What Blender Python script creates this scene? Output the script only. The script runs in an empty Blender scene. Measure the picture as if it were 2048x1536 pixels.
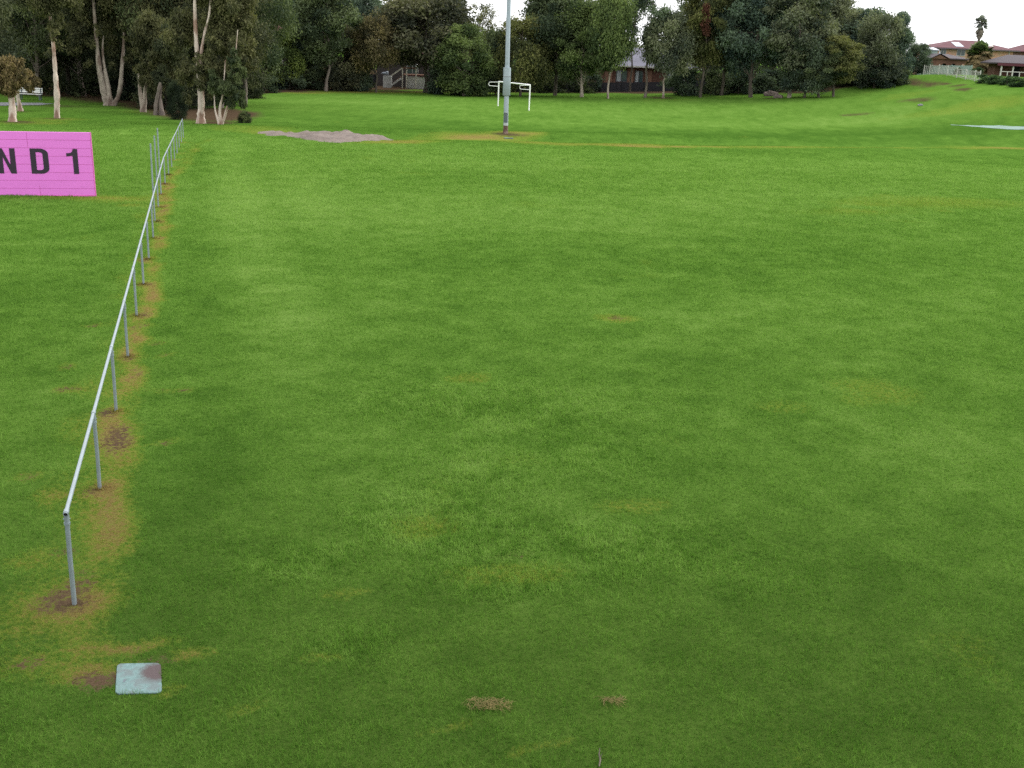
import bpy, math, random
import numpy as np
from mathutils import Matrix, Vector

sc = bpy.context.scene
# ------------------------------------------------------------------ camera
F_PX, PITCH, ROLL, CAM_H = 2150.0, 0.303, 0.0408, 5.463
vF = np.array([0, math.cos(PITCH), -math.sin(PITCH)])
vU = np.array([0, math.sin(PITCH), math.cos(PITCH)])
vR = np.array([1.0, 0, 0])
cR = math.cos(ROLL) * vR + math.sin(ROLL) * vU
cU = -math.sin(ROLL) * vR + math.cos(ROLL) * vU
cam_d = bpy.data.cameras.new("camera")
cam = bpy.data.objects.new("camera", cam_d)
sc.collection.objects.link(cam)
cam_d.sensor_width = 36.0
cam_d.lens = F_PX / 2048 * 36.0
cam_d.clip_start = 0.1
cam_d.clip_end = 6000
cam.matrix_world = Matrix(((cR[0], cU[0], -vF[0], 0), (cR[1], cU[1], -vF[1], 0), (cR[2], cU[2], -vF[2], CAM_H), (0, 0, 0, 1)))
sc.camera = cam

# ------------------------------------------------------------------ sky, sun, exposure
SUN_EL, SUN_AZ = math.radians(48), math.radians(60)      # azimuth from +Y towards +X
world = bpy.data.worlds.new("World")
sc.world = world
world.use_nodes = True
wn, wl = world.node_tree.nodes, world.node_tree.links
wn.clear()
w_out = wn.new("ShaderNodeOutputWorld")
w_bg = wn.new("ShaderNodeBackground")
w_hs = wn.new("ShaderNodeHueSaturation")
w_sky = wn.new("ShaderNodeTexSky")
w_sky.sky_type = 'NISHITA'
w_sky.sun_disc = False
w_sky.sun_elevation = SUN_EL
w_sky.sun_rotation = SUN_AZ
w_sky.air_density = 1.0
w_sky.dust_density = 4.0
w_sky.ozone_density = 1.0
w_hs.inputs["Saturation"].default_value = 0.22
w_bg.inputs["Strength"].default_value = 0.14
wl.new(w_sky.outputs[0], w_hs.inputs["Color"])
w_add = wn.new("ShaderNodeMix")                           # an even layer of cloud over the clear-sky gradient
w_add.data_type = 'RGBA'
w_add.inputs[0].default_value = 0.6
w_add.inputs[7].default_value = (7.2, 7.3, 7.5, 1)
wl.new(w_hs.outputs[0], w_add.inputs[6])
wl.new(w_add.outputs[2], w_bg.inputs["Color"])
wl.new(w_bg.outputs[0], w_out.inputs["Surface"])
sun_d = bpy.data.lights.new("sun", 'SUN')
sun_d.energy = 0.6
sun_d.angle = math.radians(30)
sun_d.color = (1.0, 0.96, 0.9)
sun = bpy.data.objects.new("sun", sun_d)
sc.collection.objects.link(sun)
sd = Vector((math.sin(SUN_AZ) * math.cos(SUN_EL), math.cos(SUN_AZ) * math.cos(SUN_EL), math.sin(SUN_EL)))
sun.rotation_euler = sd.to_track_quat('Z', 'Y').to_euler()
sc.view_settings.view_transform = 'Standard'
sc.view_settings.look = 'None'
sc.view_settings.gamma = 1.0
sc.view_settings.use_curve_mapping = False
sc.view_settings.exposure = 1.35
sc.render.film_transparent = False
sc.cycles.max_bounces = 6
sc.cycles.diffuse_bounces = 3
sc.cycles.transmission_bounces = 4
sc.cycles.use_denoising = False
sc.render.filter_size = 1.8

C = sc.collection
rnd = random.Random(7)
nrg = np.random.default_rng(11)


# ------------------------------------------------------------------ pixel helpers (a pixel plus a distance is a place)
def ray(px, py):
    return vF + cR * (px - 1024) / F_PX + cU * (768 - py) / F_PX


def at(px, py, y):
    d = ray(px, py)
    return d * (y / d[1]) + np.array([0, 0, CAM_H])


# ------------------------------------------------------------------ terrain height
FAZ = -0.284                                             # the rail fence runs along this azimuth
FX0, FY0, FS = -4.267, 9.521, 2.997
f_dir = np.array([math.sin(FAZ), math.cos(FAZ)])
f_per = np.array([math.cos(FAZ), -math.sin(FAZ)])


def fence_uv(x, y):                                      # u: across (right +), v: along the fence
    dx, dy = x - FX0, y - FY0
    return dx * f_per[0] + dy * f_per[1], dx * f_dir[0] + dy * f_dir[1]


_ctrl = []
for u in (-45, -30, -15, 0, 12, 25, 38):
    for v in (-30, -15, 0, 15, 30, 45, 55):
        p = np.array([FX0, FY0]) + f_per * u + f_dir * v
        _ctrl.append((p[0], p[1], 0.0))
for q, d in (((1850, 150), 135), ((1957, 166), 120), ((2048, 185), 105), ((1670, 192), 124), ((1800, 178), 128), ((1840, 210), 105),
             ((1980, 253), 90), ((1500, 191), 130), ((1300, 194), 129), ((1900, 160), 128), ((1700, 230), 104), ((1500, 230), 104), ((1250, 215), 112)):
    _ctrl.append(tuple(at(q[0], q[1], d)))
_ctrl += [(-2.5, 107.8, 0), (0.5, 102, 0), (-9, 130, 0), (-30, 67, 0), (-32, 86, 0), (-37, 83, 0), (-30, 110, 0), (-55, 100, .2), (-20, 140, .1), (0, 140, .2),
          (-60, 150, .4), (-20, 170, .3), (14, 150, .8), (40, 160, 2.6), (66, 182, 3.9), (85, 182, 4.0), (110, 160, 4.3), (60, 140, 4.0), (75, 110, 3.8), (70, 80, 1.6),
          (55, 60, .4), (60, 30, 0), (-80, 60, 0), (-80, 20, 0), (60, -20, 0), (0, -40, 0), (0, 210, .6), (-80, 220, .6), (100, 230, 4.2), (150, 120, 4.5), (150, 200, 4.5), (-160, 150, .3), (150, 30, 1.)]
_ctrl = np.array(_ctrl)


def _phi(r2):
    return 0.5 * r2 * np.log(np.maximum(r2, 1e-9))


_cx, _cy = _ctrl[:, 0] / 100, _ctrl[:, 1] / 100
_n = len(_ctrl)
_K = _phi((_cx[:, None] - _cx[None]) ** 2 + (_cy[:, None] - _cy[None]) ** 2) + 1e-4 * np.eye(_n)
_Pm = np.stack([np.ones(_n), _cx, _cy], 1)
_A = np.block([[_K, _Pm], [_Pm.T, np.zeros((3, 3))]])
_W = np.linalg.solve(_A, np.concatenate([_ctrl[:, 2], np.zeros(3)]))


def vnoise(x, y, s, seed=0):
    x = np.asarray(x, float) / s + seed * 17.3
    y = np.asarray(y, float) / s - seed * 9.1
    ix, iy = np.floor(x).astype(np.int64), np.floor(y).astype(np.int64)
    fx, fy = x - ix, y - iy
    fx, fy = fx * fx * (3 - 2 * fx), fy * fy * (3 - 2 * fy)

    def h(a, b):
        n = (a * 374761393 + b * 668265263 + seed * 1442695) & 0xffffffff
        n = ((n ^ (n >> 13)) * 1274126177) & 0xffffffff
        return ((n ^ (n >> 16)) & 0xffff) / 65535.0
    return (h(ix, iy) * (1 - fx) + h(ix + 1, iy) * fx) * (1 - fy) + (h(ix, iy + 1) * (1 - fx) + h(ix + 1, iy + 1) * fx) * fy


def H(x, y):
    x = np.asarray(x, float)
    y = np.asarray(y, float)
    shp = np.broadcast(x, y).shape
    x, y = np.broadcast_to(x, shp).ravel(), np.broadcast_to(y, shp).ravel()
    out = np.empty(x.shape)
    for i in range(0, len(x), 100000):
        xx, yy = np.clip(x[i:i + 100000], -150, 150) / 100, np.clip(y[i:i + 100000], -40, 230) / 100
        r2 = (xx[:, None] - _cx[None]) ** 2 + (yy[:, None] - _cy[None]) ** 2
        out[i:i + 100000] = _phi(r2) @ _W[:_n] + _W[_n] + _W[_n + 1] * xx + _W[_n + 2] * yy
    u, v = fence_uv(x, y)
    flat = np.clip((58 - v) / 6, 0, 1) * np.clip((y + 30) / 10, 0, 1) * np.clip((x + 60) / 10, 0, 1) * np.clip((45 - x) / 8, 0, 1)
    out = out * (1 - flat)
    # a little unevenness, and the low bank just beyond the field's edge
    out += (vnoise(x, y, 6, 3) - .5) * .05 * (1 - flat) + (vnoise(x, y, 1.6, 5) - .5) * .016
    bank = np.exp(-((v - 60.5) / 2.2) ** 2) * .16 - np.exp(-((v - 55.8) / 1.3) ** 2) * .10
    out += bank * (u > -3)
    return out.reshape(shp)


def Hs(x, y):
    return float(H(np.array([x]), np.array([y]))[0])


def gp(px, py):                                          # the ground point seen at a pixel
    d = ray(px, py)
    o = np.array([0, 0, CAM_H])
    if d[2] < -1e-4:
        t = min(-CAM_H / d[2], 300)
    else:
        t = 300
    ts = np.linspace(5, max(t * 1.5, 60), 700)
    P = o[None] + ts[:, None] * d[None]
    below = P[:, 2] - H(P[:, 0], P[:, 1])
    k = np.argmax(below < 0)
    if below[k] >= 0:
        k = len(ts) - 1
    a, b = ts[max(k - 1, 0)], ts[k]
    tt = np.linspace(a, b, 60)
    P = o[None] + tt[:, None] * d[None]
    j = int(np.argmin(np.abs(P[:, 2] - H(P[:, 0], P[:, 1]))))
    return P[j]


# ------------------------------------------------------------------ state of the turf: dead, soil, pale, coarse
_spots = []                                              # channel, x, y, r_u, r_v, strength, aligned with the fence


def spot(ch, px, py, ru, rv, s):
    p = gp(px, py)
    if ch == DEAD and p[1] > 55:
        s *= .72
    _spots.append((ch, p[0], p[1], ru, rv, s))


DEAD, SOIL, PALE, COARSE = 0, 1, 2, 3
for i in range(19):
    x, y = FX0 + f_dir[0] * FS * i, FY0 + f_dir[1] * FS * i
    if i > 11:
        k = (i - 11) / 7
        x0, y0 = FX0 + f_dir[0] * FS * 11, FY0 + f_dir[1] * FS * 11
        x, y = x0 + (-18.75 - x0) * k, y0 + (60.7 - y0) * k
    _spots.append((DEAD, x + .06, y - .03, .2, .32, .7 + .3 * rnd.random()))
    _spots.append((SOIL, x - .06 + .16 * rnd.random(), y - .1 + .2 * rnd.random(), .17, .24, .45 + .3 * rnd.random()))
    if i < 12:
        _spots.append((DEAD, x + .20 + f_dir[0] * 2.0, y - .1 + f_dir[1] * 2.0, .2, .75, .3 + .5 * rnd.random()))
        if rnd.random() < .6:
            _spots.append((SOIL, x + .2 + f_dir[0] * 2.2, y + f_dir[1] * 2.2, .13, .4, .15 + .35 * rnd.random()))
spot(DEAD, 225, 870, .25, .8, .9); spot(SOIL, 228, 880, .2, .6, .65)
spot(SOIL, 128, 1195, .22, .26, .65); spot(SOIL, 178, 1150, .16, .2, .5); spot(DEAD, 152, 1200, .40, .38, .8); spot(SOIL, 172, 1172, .12, .12, .4); spot(SOIL, 128, 1108, .15, .1, .5)
spot(DEAD, 120, 990, .2, .25, .5); spot(DEAD, 60, 1120, .3, .2, .3); spot(DEAD, 248, 1115, .12, .12, .45)
spot(DEAD, 40, 1262, .4, .1, .35)
# around the pit cover
spot(SOIL, 200, 1362, .22, .12, 1.0); spot(DEAD, 186, 1348, .28, .16, .8); spot(DEAD, 262, 1292, .36, .10, .85); spot(SOIL, 320, 1322, .12, .10, .6); spot(SOIL, 268, 1296, .1, .05, .5); spot(SOIL, 255, 1303, .12, .07, .4)
spot(DEAD, 378, 1312, .16, .11, .8); spot(SOIL, 395, 1318, .06, .05, .5); spot(DEAD, 345, 1385, .14, .1, .35); spot(SOIL, 300, 1318, .25, .05, .35)
# left lawn marks
for q in ((180, 650), (140, 732), (150, 775), (130, 778), (58, 948), (345, 708), (328, 685), (340, 880), (330, 782), (372, 780), (66, 1335)):
    spot(SOIL, q[0], q[1], .10, .12, .6)
    spot(DEAD, q[0], q[1], .16, .16, .35)
# pitch marks
spot(SOIL, 1230, 636, .25, .22, .55); spot(DEAD, 1230, 637, .5, .4, .5); spot(DEAD, 925, 755, .4, .3, .35); spot(DEAD, 680, 1195, .3, .12, .3)
spot(DEAD, 1080, 1498, .35, .06, .45); spot(DEAD, 905, 1456, .25, .05, .35); spot(DEAD, 630, 1320, .2, .06, .3); spot(DEAD, 480, 1420, .2, .1, .3)
spot(DEAD, 1265, 1010, .5, .3, .3); spot(SOIL, 1010, 1110, .35, .1, .25); spot(DEAD, 1020, 1150, .7, .3, .28); spot(DEAD, 840, 1060, .5, .4, .22)
spot(DEAD, 1750, 780, .8, .8, .25); spot(DEAD, 1560, 810, .6, .4, .2); spot(DEAD, 1880, 405, 4.5, 2.0, .28); spot(DEAD, 1700, 425, 4, 1.2, .15)
for q, ru, rv, s in (((930, 1060), 1.0, 1.2, .9), ((1180, 1090), .7, .9, .8), ((940, 940), .9, 1.0, .7), ((780, 1040), .7, .7, .7), ((640, 1120), .6, .5, .6), ((560, 1150), .5, .4, .5),
                     ((1060, 820), 2., 1.6, .6), ((840, 800), 1.4, 1.2, .5), ((700, 1290), .4, .35, .6), ((1320, 1080), .8, .7, .6), ((1010, 1170), .8, .4, .7), ((1200, 930), 1., .8, .5), ((1500, 1150), .7, .6, .35)):
    spot(COARSE, q[0], q[1], ru, rv, s)
    spot(PALE, q[0], q[1], ru * 1.1, rv * 1.1, s * .3)
spot(PALE, 925, 935, .28, .3, .8); spot(PALE, 1195, 1085, .3, .2, .6); spot(PALE, 960, 850, .5, .4, .4); spot(PALE, 1100, 1000, .4, .3, .4)
for q, ru, rv, s in (((1050, 430), 6, 4, .32), ((1350, 400), 7, 3, .3), ((700, 420), 5, 6, .28), ((500, 380), 3, 9, .38), ((1700, 380), 8, 4, .22), ((1000, 330), 14, 3, .3),
                     ((1300, 520), 5, 3, -.25), ((900, 520), 4, 2, -.25), ((1700, 520), 6, 2.5, -.2), ((1650, 620), 4, 2, .2), ((1700, 900), 2, 2, .25), ((1900, 900), 1.2, 3, .2),
                     ((1450, 1350), 1.2, .5, .15), ((1750, 1450), 1, .4, -.25), ((400, 1000), .8, 1.5, -.3), ((450, 850), .8, 2, -.3), ((420, 650), 1, 2.5, -.15), ((620, 650), 1.2, 3, .3), ((560, 560), 1.2, 5, .3),
                     ((300, 1180), .6, .5, -.25), ((1500, 250), 18, 3.5, .35), ((600, 230), 8, 5, -.2), ((850, 245), 7, 4, -.3), ((1750, 265), 16, 4, -.28), ((1350, 268), 9, 3, -.3), ((700, 204), 16, 4, .3),
                     ((1200, 225), 10, 5, .25), ((1750, 235), 9, 4, .3), ((280, 235), 6, 4, -.3), ((150, 450), 3, 3, -.15), ((60, 620), 2, 3, -.2)):
    spot(PALE, q[0], q[1], ru, rv, s)
# beyond the field's edge
for px in range(760, 1300, 40):
    spot(DEAD, px, 284 - 12 * math.exp(-((px - 930) / 90) ** 2) + 2 * rnd.random() + (px - 760) * .008, 1.6, 1.0, .35 + .35 * rnd.random())
for px in range(1250, 2060, 45):
    spot(DEAD, px, 291.5 + (px - 1250) * .006 + 2 * rnd.random() - 1, 1.8, .7, .08 + .25 * rnd.random())
spot(DEAD, 935, 270, 2.6, 1.3, .6); spot(DEAD, 1040, 266, 1.9, 1.4, .95); spot(SOIL, 1012, 269, 1.0, 1.1, .8); spot(DEAD, 1000, 275, 2.4, 1.4, .6); spot(SOIL, 1030, 268, .8, .8, .5)
for q, ru, rv, s in (((1340, 293), 6, .5, .95), ((1290, 292.5), 2, .4, .7), ((1560, 294), 3.5, .4, .7), ((1950, 296), 1.6, .4, .8), ((2020, 297), 4, .42, .95), ((1760, 295), 2.4, .4, .65), ((1660, 294.5), 2, .35, .5)):
    spot(DEAD, q[0], q[1], ru, rv, min(s * 1.1, 1.0))
spot(DEAD, 540, 265, 1.6, .9, .6); spot(DEAD, 790, 282, 2, 1, .5); spot(DEAD, 500, 255, 3, 2, .35)
for px in range(570, 1060, 35):
    spot(SOIL, px, 181 + 2.5 * rnd.random(), 2.6, 1.6, .55)
    spot(DEAD, px, 183 + 2 * rnd.random(), 3, 2, .5)
# beds and rings under the grove
for q, ru, rv in (((420, 236), 2.4, 4.2), ((460, 232), 1.8, 3.4), ((440, 222), 2.4, 4), ((470, 226), 1.3, 2.2), ((425, 246), 1.3, 1.0), ((400, 228), 1.6, 4), ((345, 226), 2.0, 4), ((310, 210), 2.5, 6), ((240, 200), 4, 5), ((180, 190), 5, 5)):
    spot(SOIL, q[0], q[1], ru, rv, 1.0)
spot(SOIL, 45, 245, 1.1, 1.0, .6); spot(SOIL, 26, 243, .8, .8, .6); spot(DEAD, 60, 245, 2.2, 1.6, .55); spot(SOIL, 115, 237, .9, .9, .65); spot(DEAD, 118, 238, 1.9, 1.6, .45); spot(SOIL, 45, 223, .8, .8, .5)
spot(DEAD, 290, 224, 1.5, 1.3, .4); spot(DEAD, 240, 400, 1.5, .8, .35); spot(DEAD, 160, 395, 1.8, .5, .35); spot(DEAD, 265, 412, .4, .3, .5)
spot(SOIL, 120, 212, 2.2, 1.5, .5)
# the hillside
for q, ru, rv, s in (((1817, 158), .9, 1.3, .6), ((1827, 162), .9, 1.3, .8), ((1838, 166), .9, 1.2, .85), ((1849, 170), .9, 1.0, .8), ((1859, 173), .8, .9, .6), ((1884, 166), .9, 1.0, .7), ((1895, 168), .9, 1.1, .85), ((1906, 171), .9, 1.1, .9), ((1917, 174.5), .9, 1.0, .85), ((1928, 178), .9, .9, .75), ((1939, 181), .8, .8, .5), ((1835, 199), 2.4, .9, .6), ((1855, 200), 1.2, .6, .6),
                     ((1700, 231), 3.2, .35, .6), ((1780, 231), 3, .3, .3), ((1548, 196), 1.6, 1.0, .8), ((1330, 195), 2.2, 1.2, .9), ((1290, 194), 1.6, 1, .5), ((1400, 193), 2, 1, .4), ((1600, 193), 3, 1.2, .4)):
    spot(SOIL, q[0], q[1], ru, rv, s)
for q, ru, rv, s in (((1900, 220), 9, 2.5, .2), ((1830, 185), 4, 3, .22), ((1960, 215), 6, 2, .2), ((1900, 245), 10, 1, .15), ((2000, 200), 4, 3, .18), ((1800, 195), 4, 2, .22), ((1350, 200), 5, 1.5, .25)):
    spot(DEAD, q[0], q[1], ru, rv, s)


def turf_state(x, y):
    st = np.zeros((4, len(x)), np.float32)
    wx = x + (vnoise(x, y, .35, 21) - .5) * .22 + (vnoise(x, y, 1.5, 22) - .5) * .35 * np.clip(y / 30, .2, 3)
    wy = y + (vnoise(x, y, .35, 23) - .5) * .22 + (vnoise(x, y, 1.5, 24) - .5) * .35 * np.clip(y / 30, .2, 3)
    for ch, sx, sy, ru, rv, s in _spots:
        R = 2.4 * max(ru, rv)
        m = np.nonzero((np.abs(wx - sx) < R) & (np.abs(wy - sy) < R))[0]
        if not len(m):
            continue
        dx, dy = wx[m] - sx, wy[m] - sy
        u = dx * f_per[0] + dy * f_per[1]
        v = dx * f_dir[0] + dy * f_dir[1]
        e = s * np.exp(-((u / ru) ** 2 + (v / rv) ** 2) ** 1.25)
        if ch == PALE:
            st[ch, m] += e * .5
        else:
            st[ch, m] = 1 - (1 - st[ch, m]) * (1 - np.clip(e, 0, 1))
    u, v = fence_uv(wx, wy)
    # the sprayed strip along the rail and the mowing lanes beside it
    on = np.clip((v + 1.6) / 1.0, 0, 1) * np.clip((55 - v) / 4, 0, 1)
    u2 = u - np.clip(v - 33, 0, 30) * .075
    strip = np.exp(-((u2 + .2) / .52) ** 4) * (.03 + .22 * vnoise(x, y, .9, 31)) + np.exp(-((u2 - .16) / .21) ** 2) * (.10 + 1.05 * vnoise(x, y, .55, 33) * vnoise(x, y, 2.2, 34))
    st[DEAD] = 1 - (1 - st[DEAD]) * (1 - strip * on * np.clip(1.1 - v / 90, .4, 1))
    lane = np.exp(-((u - 2.6) / .8) ** 2) * .22 - np.exp(-((u - 1.35) / .5) ** 2) * .3 - np.exp(-((u - 4.0) / .5) ** 2) * .12 + np.exp(-((u - 5.2) / .7) ** 2) * .12
    st[PALE] += lane * .55 * np.clip((v - 6) / 12, 0, 1) * np.clip((54 - v) / 5, 0, 1)
    rr_ = np.hypot(x - 4, (y - 8) * .8)
    st[PALE] += 0.055 * np.sin(rr_ * 2 * np.pi / 1.9) * vnoise(x, y, 6, 55) * np.clip((y - 12) / 8, 0, 1) * np.clip((60 - y) / 10, 0, 1) * (u > 1)
    st[PALE] -= .22 * np.exp(-((v - 62) / 5) ** 2) * np.clip((u - 4) / 8, 0, 1) * (.6 + .8 * vnoise(x, y, 5, 57))
    # vignette and view-angle shading painted into the turf colour: darker near, paler far
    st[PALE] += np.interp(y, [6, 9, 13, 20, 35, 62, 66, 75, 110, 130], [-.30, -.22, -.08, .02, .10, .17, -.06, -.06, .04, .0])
    # broad mottling of the sward, and drifts across the pitch
    st[PALE] += (vnoise(u, v * 1.2, 7, 41) - .5) * .07 + (vnoise(u, v * 1.1, 2.3, 42) - .5) * .10 + (vnoise(u, v, .7, 43) - .5) * .24 + (vnoise(u, v, .28, 45) - .5) * .25 + (vnoise(u * .8, v * 1.5, 1.2, 44) - .5) * .12
    yl = np.interp(x, [-60, -36, -29, -22, -9, 10, 26, 34, 43, 46], [91, 93, 104, 128, 139.5, 137, 134, 130, 133, 136]) + (vnoise(x, y, 3, 51) - .5) * 3
    lit = np.clip((y - yl) / 2.5, 0, 1) * np.clip((47 - x) / 2, 0, 1) * np.clip((230 - y) / 20, 0, 1)
    st[SOIL] = np.maximum(st[SOIL], lit)
    st[DEAD] = np.clip(st[DEAD] + np.clip(vnoise(x, y, 1.1, 46) - .74, 0, 1) * .8 * vnoise(x, y, 5, 47), 0, 1)
    return st


# ------------------------------------------------------------------ materials
def _nodes(name):
    m = bpy.data.materials.new(name)
    m.use_nodes = True
    nt = m.node_tree
    nt.nodes.clear()
    out = nt.nodes.new("ShaderNodeOutputMaterial")
    return m, nt, nt.nodes, nt.links, out


def lnk(nt, a, b):
    nt.links.new(a, b)


def mathn(nt, op, a, b=None, clamp=False):
    n = nt.nodes.new("ShaderNodeMath")
    n.operation = op
    n.use_clamp = clamp
    for i, v in enumerate((a, b)):
        if v is None:
            continue
        if isinstance(v, (int, float)):
            n.inputs[i].default_value = v
        else:
            nt.links.new(v, n.inputs[i])
    return n.outputs[0]


def mixc(nt, fac, a, b, mode='MIX'):
    n = nt.nodes.new("ShaderNodeMix")
    n.data_type = 'RGBA'
    n.blend_type = mode
    n.clamp_factor = True
    for idx, v in ((0, fac), (6, a), (7, b)):
        if isinstance(v, (int, float)):
            n.inputs[idx].default_value = v
        elif isinstance(v, tuple):
            n.inputs[idx].default_value = (*v, 1)
        else:
            nt.links.new(v, n.inputs[idx])
    return n.outputs[2]


def noise(nt, vec, scale, detail=3, rough=.6):
    n = nt.nodes.new("ShaderNodeTexNoise")
    n.inputs["Scale"].default_value = scale
    n.inputs["Detail"].default_value = detail
    n.inputs["Roughness"].default_value = rough
    if vec is not None:
        nt.links.new(vec, n.inputs["Vector"])
    return n.outputs["Fac"]


def ramp(nt, fac, lo, hi):
    n = nt.nodes.new("ShaderNodeMapRange")
    n.inputs["From Min"].default_value = lo
    n.inputs["From Max"].default_value = hi
    nt.links.new(fac, n.inputs["Value"])
    return n.outputs[0]


_mats = {}


def mat(name, col, rough=.7, var=.15, scale=8.0, bump=.0, metal=0.0, col2=None, stretch=(1, 1, 1), spec=.3, dirt=None, blot=None):
    """a plain worked material: base colour broken by two noises, optional second colour in patches, bump"""
    if name in _mats:
        return _mats[name]
    m, nt, N, L, out = _nodes(name)
    b = N.new("ShaderNodeBsdfPrincipled")
    tc = N.new("ShaderNodeTexCoord")
    mp = N.new("ShaderNodeMapping")
    mp.inputs["Scale"].default_value = stretch
    L.new(tc.outputs["Object"], mp.inputs["Vector"])
    v = mp.outputs[0]
    n1 = noise(nt, v, scale, 5, .65)
    n2 = noise(nt, v, scale * .23, 3, .5)
    k = mathn(nt, 'ADD', mathn(nt, 'MULTIPLY', n1, .6), mathn(nt, 'MULTIPLY', n2, .4))
    c = mixc(nt, ramp(nt, k, .3, .7), tuple(x * (1 - var) for x in col), tuple(min(x * (1 + var), 1) for x in col))
    if col2:
        c = mixc(nt, ramp(nt, n2, .47, .6), c, col2)
    if dirt:
        c = mixc(nt, ramp(nt, noise(nt, v, scale * .6, 6, .7), .55, .75), c, dirt)
    if blot:                                             # one soft-edged stain at a place on the thing
        vm = N.new("ShaderNodeVectorMath")
        vm.operation = 'DISTANCE'
        L.new(tc.outputs["Object"], vm.inputs[0])
        vm.inputs[1].default_value = blot[0]
        ds = mathn(nt, 'ADD', vm.outputs["Value"], mathn(nt, 'MULTIPLY', mathn(nt, 'SUBTRACT', n1, .5), .09))
        c = mixc(nt, ramp(nt, ds, blot[1] * 1.25, blot[1] * .7), c, blot[2])
    L.new(c, b.inputs["Base Color"])
    b.inputs["Roughness"].default_value = rough
    b.inputs["Metallic"].default_value = metal
    b.inputs["Specular IOR Level"].default_value = spec
    if bump:
        bn = N.new("ShaderNodeBump")
        bn.inputs["Strength"].default_value = bump
        bn.inputs["Distance"].default_value = .05
        L.new(n1, bn.inputs["Height"])
        L.new(bn.outputs[0], b.inputs["Normal"])
    L.new(b.outputs[0], out.inputs["Surface"])
    _mats[name] = m
    return m


def turf_colour(nt, blade):
    """colour of the turf from its state (dead, soil, pale, coarse) and world position"""
    N, L = nt.nodes, nt.links
    a = N.new("ShaderNodeAttribute")
    a.attribute_name = "state"
    s = N.new("ShaderNodeSeparateColor")
    L.new(a.outputs["Color"], s.inputs[0])
    g = N.new("ShaderNodeNewGeometry")
    pos = g.outputs["Position"]
    f1 = noise(nt, pos, 2.2, 4, .65)
    f2 = noise(nt, pos, 14, 4, .7)
    f3 = noise(nt, pos, 70, 3, .7)
    pale = mathn(nt, 'ADD', s.outputs[2], mathn(nt, 'MULTIPLY', mathn(nt, 'SUBTRACT', f1, .5), .75))
    pale = mathn(nt, 'ADD', pale, mathn(nt, 'MULTIPLY', mathn(nt, 'SUBTRACT', f2, .5), 1.15))
    if blade:
        r = N.new("ShaderNodeAttribute")
        r.attribute_name = "rnd"
        pale = mathn(nt, 'ADD', pale, mathn(nt, 'MULTIPLY', mathn(nt, 'SUBTRACT', r.outputs["Fac"], .5), .75))
    else:
        pale = mathn(nt, 'ADD', pale, mathn(nt, 'MULTIPLY', mathn(nt, 'SUBTRACT', f3, .5), .8))
    pale = mathn(nt, 'ADD', pale, .0, True)
    c = mixc(nt, ramp(nt, pale, .0, .5), GREEN0, GREEN1)
    c = mixc(nt, ramp(nt, pale, .5, 1.0), c, GREEN2)
    r2 = mathn(nt, 'SUBTRACT', ramp(nt, f2, .3, .7), .5)
    r3 = mathn(nt, 'SUBTRACT', ramp(nt, f3, .3, .7), .5)
    brk = mathn(nt, 'ADD', mathn(nt, 'MULTIPLY', r2, .9), mathn(nt, 'MULTIPLY', r3, .5))
    dead = mathn(nt, 'ADD', s.outputs[0], mathn(nt, 'MULTIPLY', brk, .85))
    dead = mathn(nt, 'MULTIPLY', dead, ramp(nt, s.outputs[0], .02, .15))
    straw = mixc(nt, ramp(nt, f3, .35, .65), STRAW0, STRAW1)
    half = mixc(nt, ramp(nt, dead, .08, .6), c, YELLOW)
    c = mixc(nt, ramp(nt, dead, .4, .85), half, straw)
    soil = mathn(nt, 'ADD', s.outputs[1], brk)
    soil = mathn(nt, 'MULTIPLY', soil, ramp(nt, s.outputs[1], .02, .2))
    if not blade:
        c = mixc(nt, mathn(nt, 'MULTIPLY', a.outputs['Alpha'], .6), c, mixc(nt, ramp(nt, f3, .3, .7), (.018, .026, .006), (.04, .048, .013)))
    earth = mixc(nt, ramp(nt, f3, .3, .7), SOIL0, SOIL1)
    return mixc(nt, ramp(nt, soil, .3, .65), c, earth), f3


GREEN0, GREEN1, GREEN2 = (.036, .085, .011), (.072, .143, .021), (.121, .199, .042)
YELLOW, STRAW0, STRAW1 = (.128, .165, .022), (.115, .070, .026), (.205, .155, .058)
SOIL0, SOIL1 = (.034, .022, .013), (.085, .058, .037)

m_ground, nt, N, L, out = _nodes("turf ground")
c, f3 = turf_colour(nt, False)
b = N.new("ShaderNodeBsdfPrincipled")
b.inputs["Roughness"].default_value = .9
b.inputs["Specular IOR Level"].default_value = .0
bn = N.new("ShaderNodeBump")
bn.inputs["Strength"].default_value = .5
bn.inputs["Distance"].default_value = .02
L.new(f3, bn.inputs["Height"])
L.new(bn.outputs[0], b.inputs["Normal"])
L.new(c, b.inputs["Base Color"])
L.new(b.outputs[0], out.inputs["Surface"])

m_blade, nt, N, L, out = _nodes("grass blades")
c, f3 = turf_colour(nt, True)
d1 = N.new("ShaderNodeBsdfDiffuse")
t1 = N.new("ShaderNodeBsdfTranslucent")
c = mixc(nt, 1.0, c, (1.4, 1.4, 1.4), 'MULTIPLY')
L.new(c, d1.inputs[0])
L.new(mixc(nt, 1.0, c, (1.1, 1.2, .8), 'MULTIPLY'), t1.inputs[0])
ms = N.new("ShaderNodeMixShader")
ms.inputs[0].default_value = .4
L.new(d1.outputs[0], ms.inputs[1])
L.new(t1.outputs[0], ms.inputs[2])
L.new(ms.outputs[0], out.inputs["Surface"])

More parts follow.
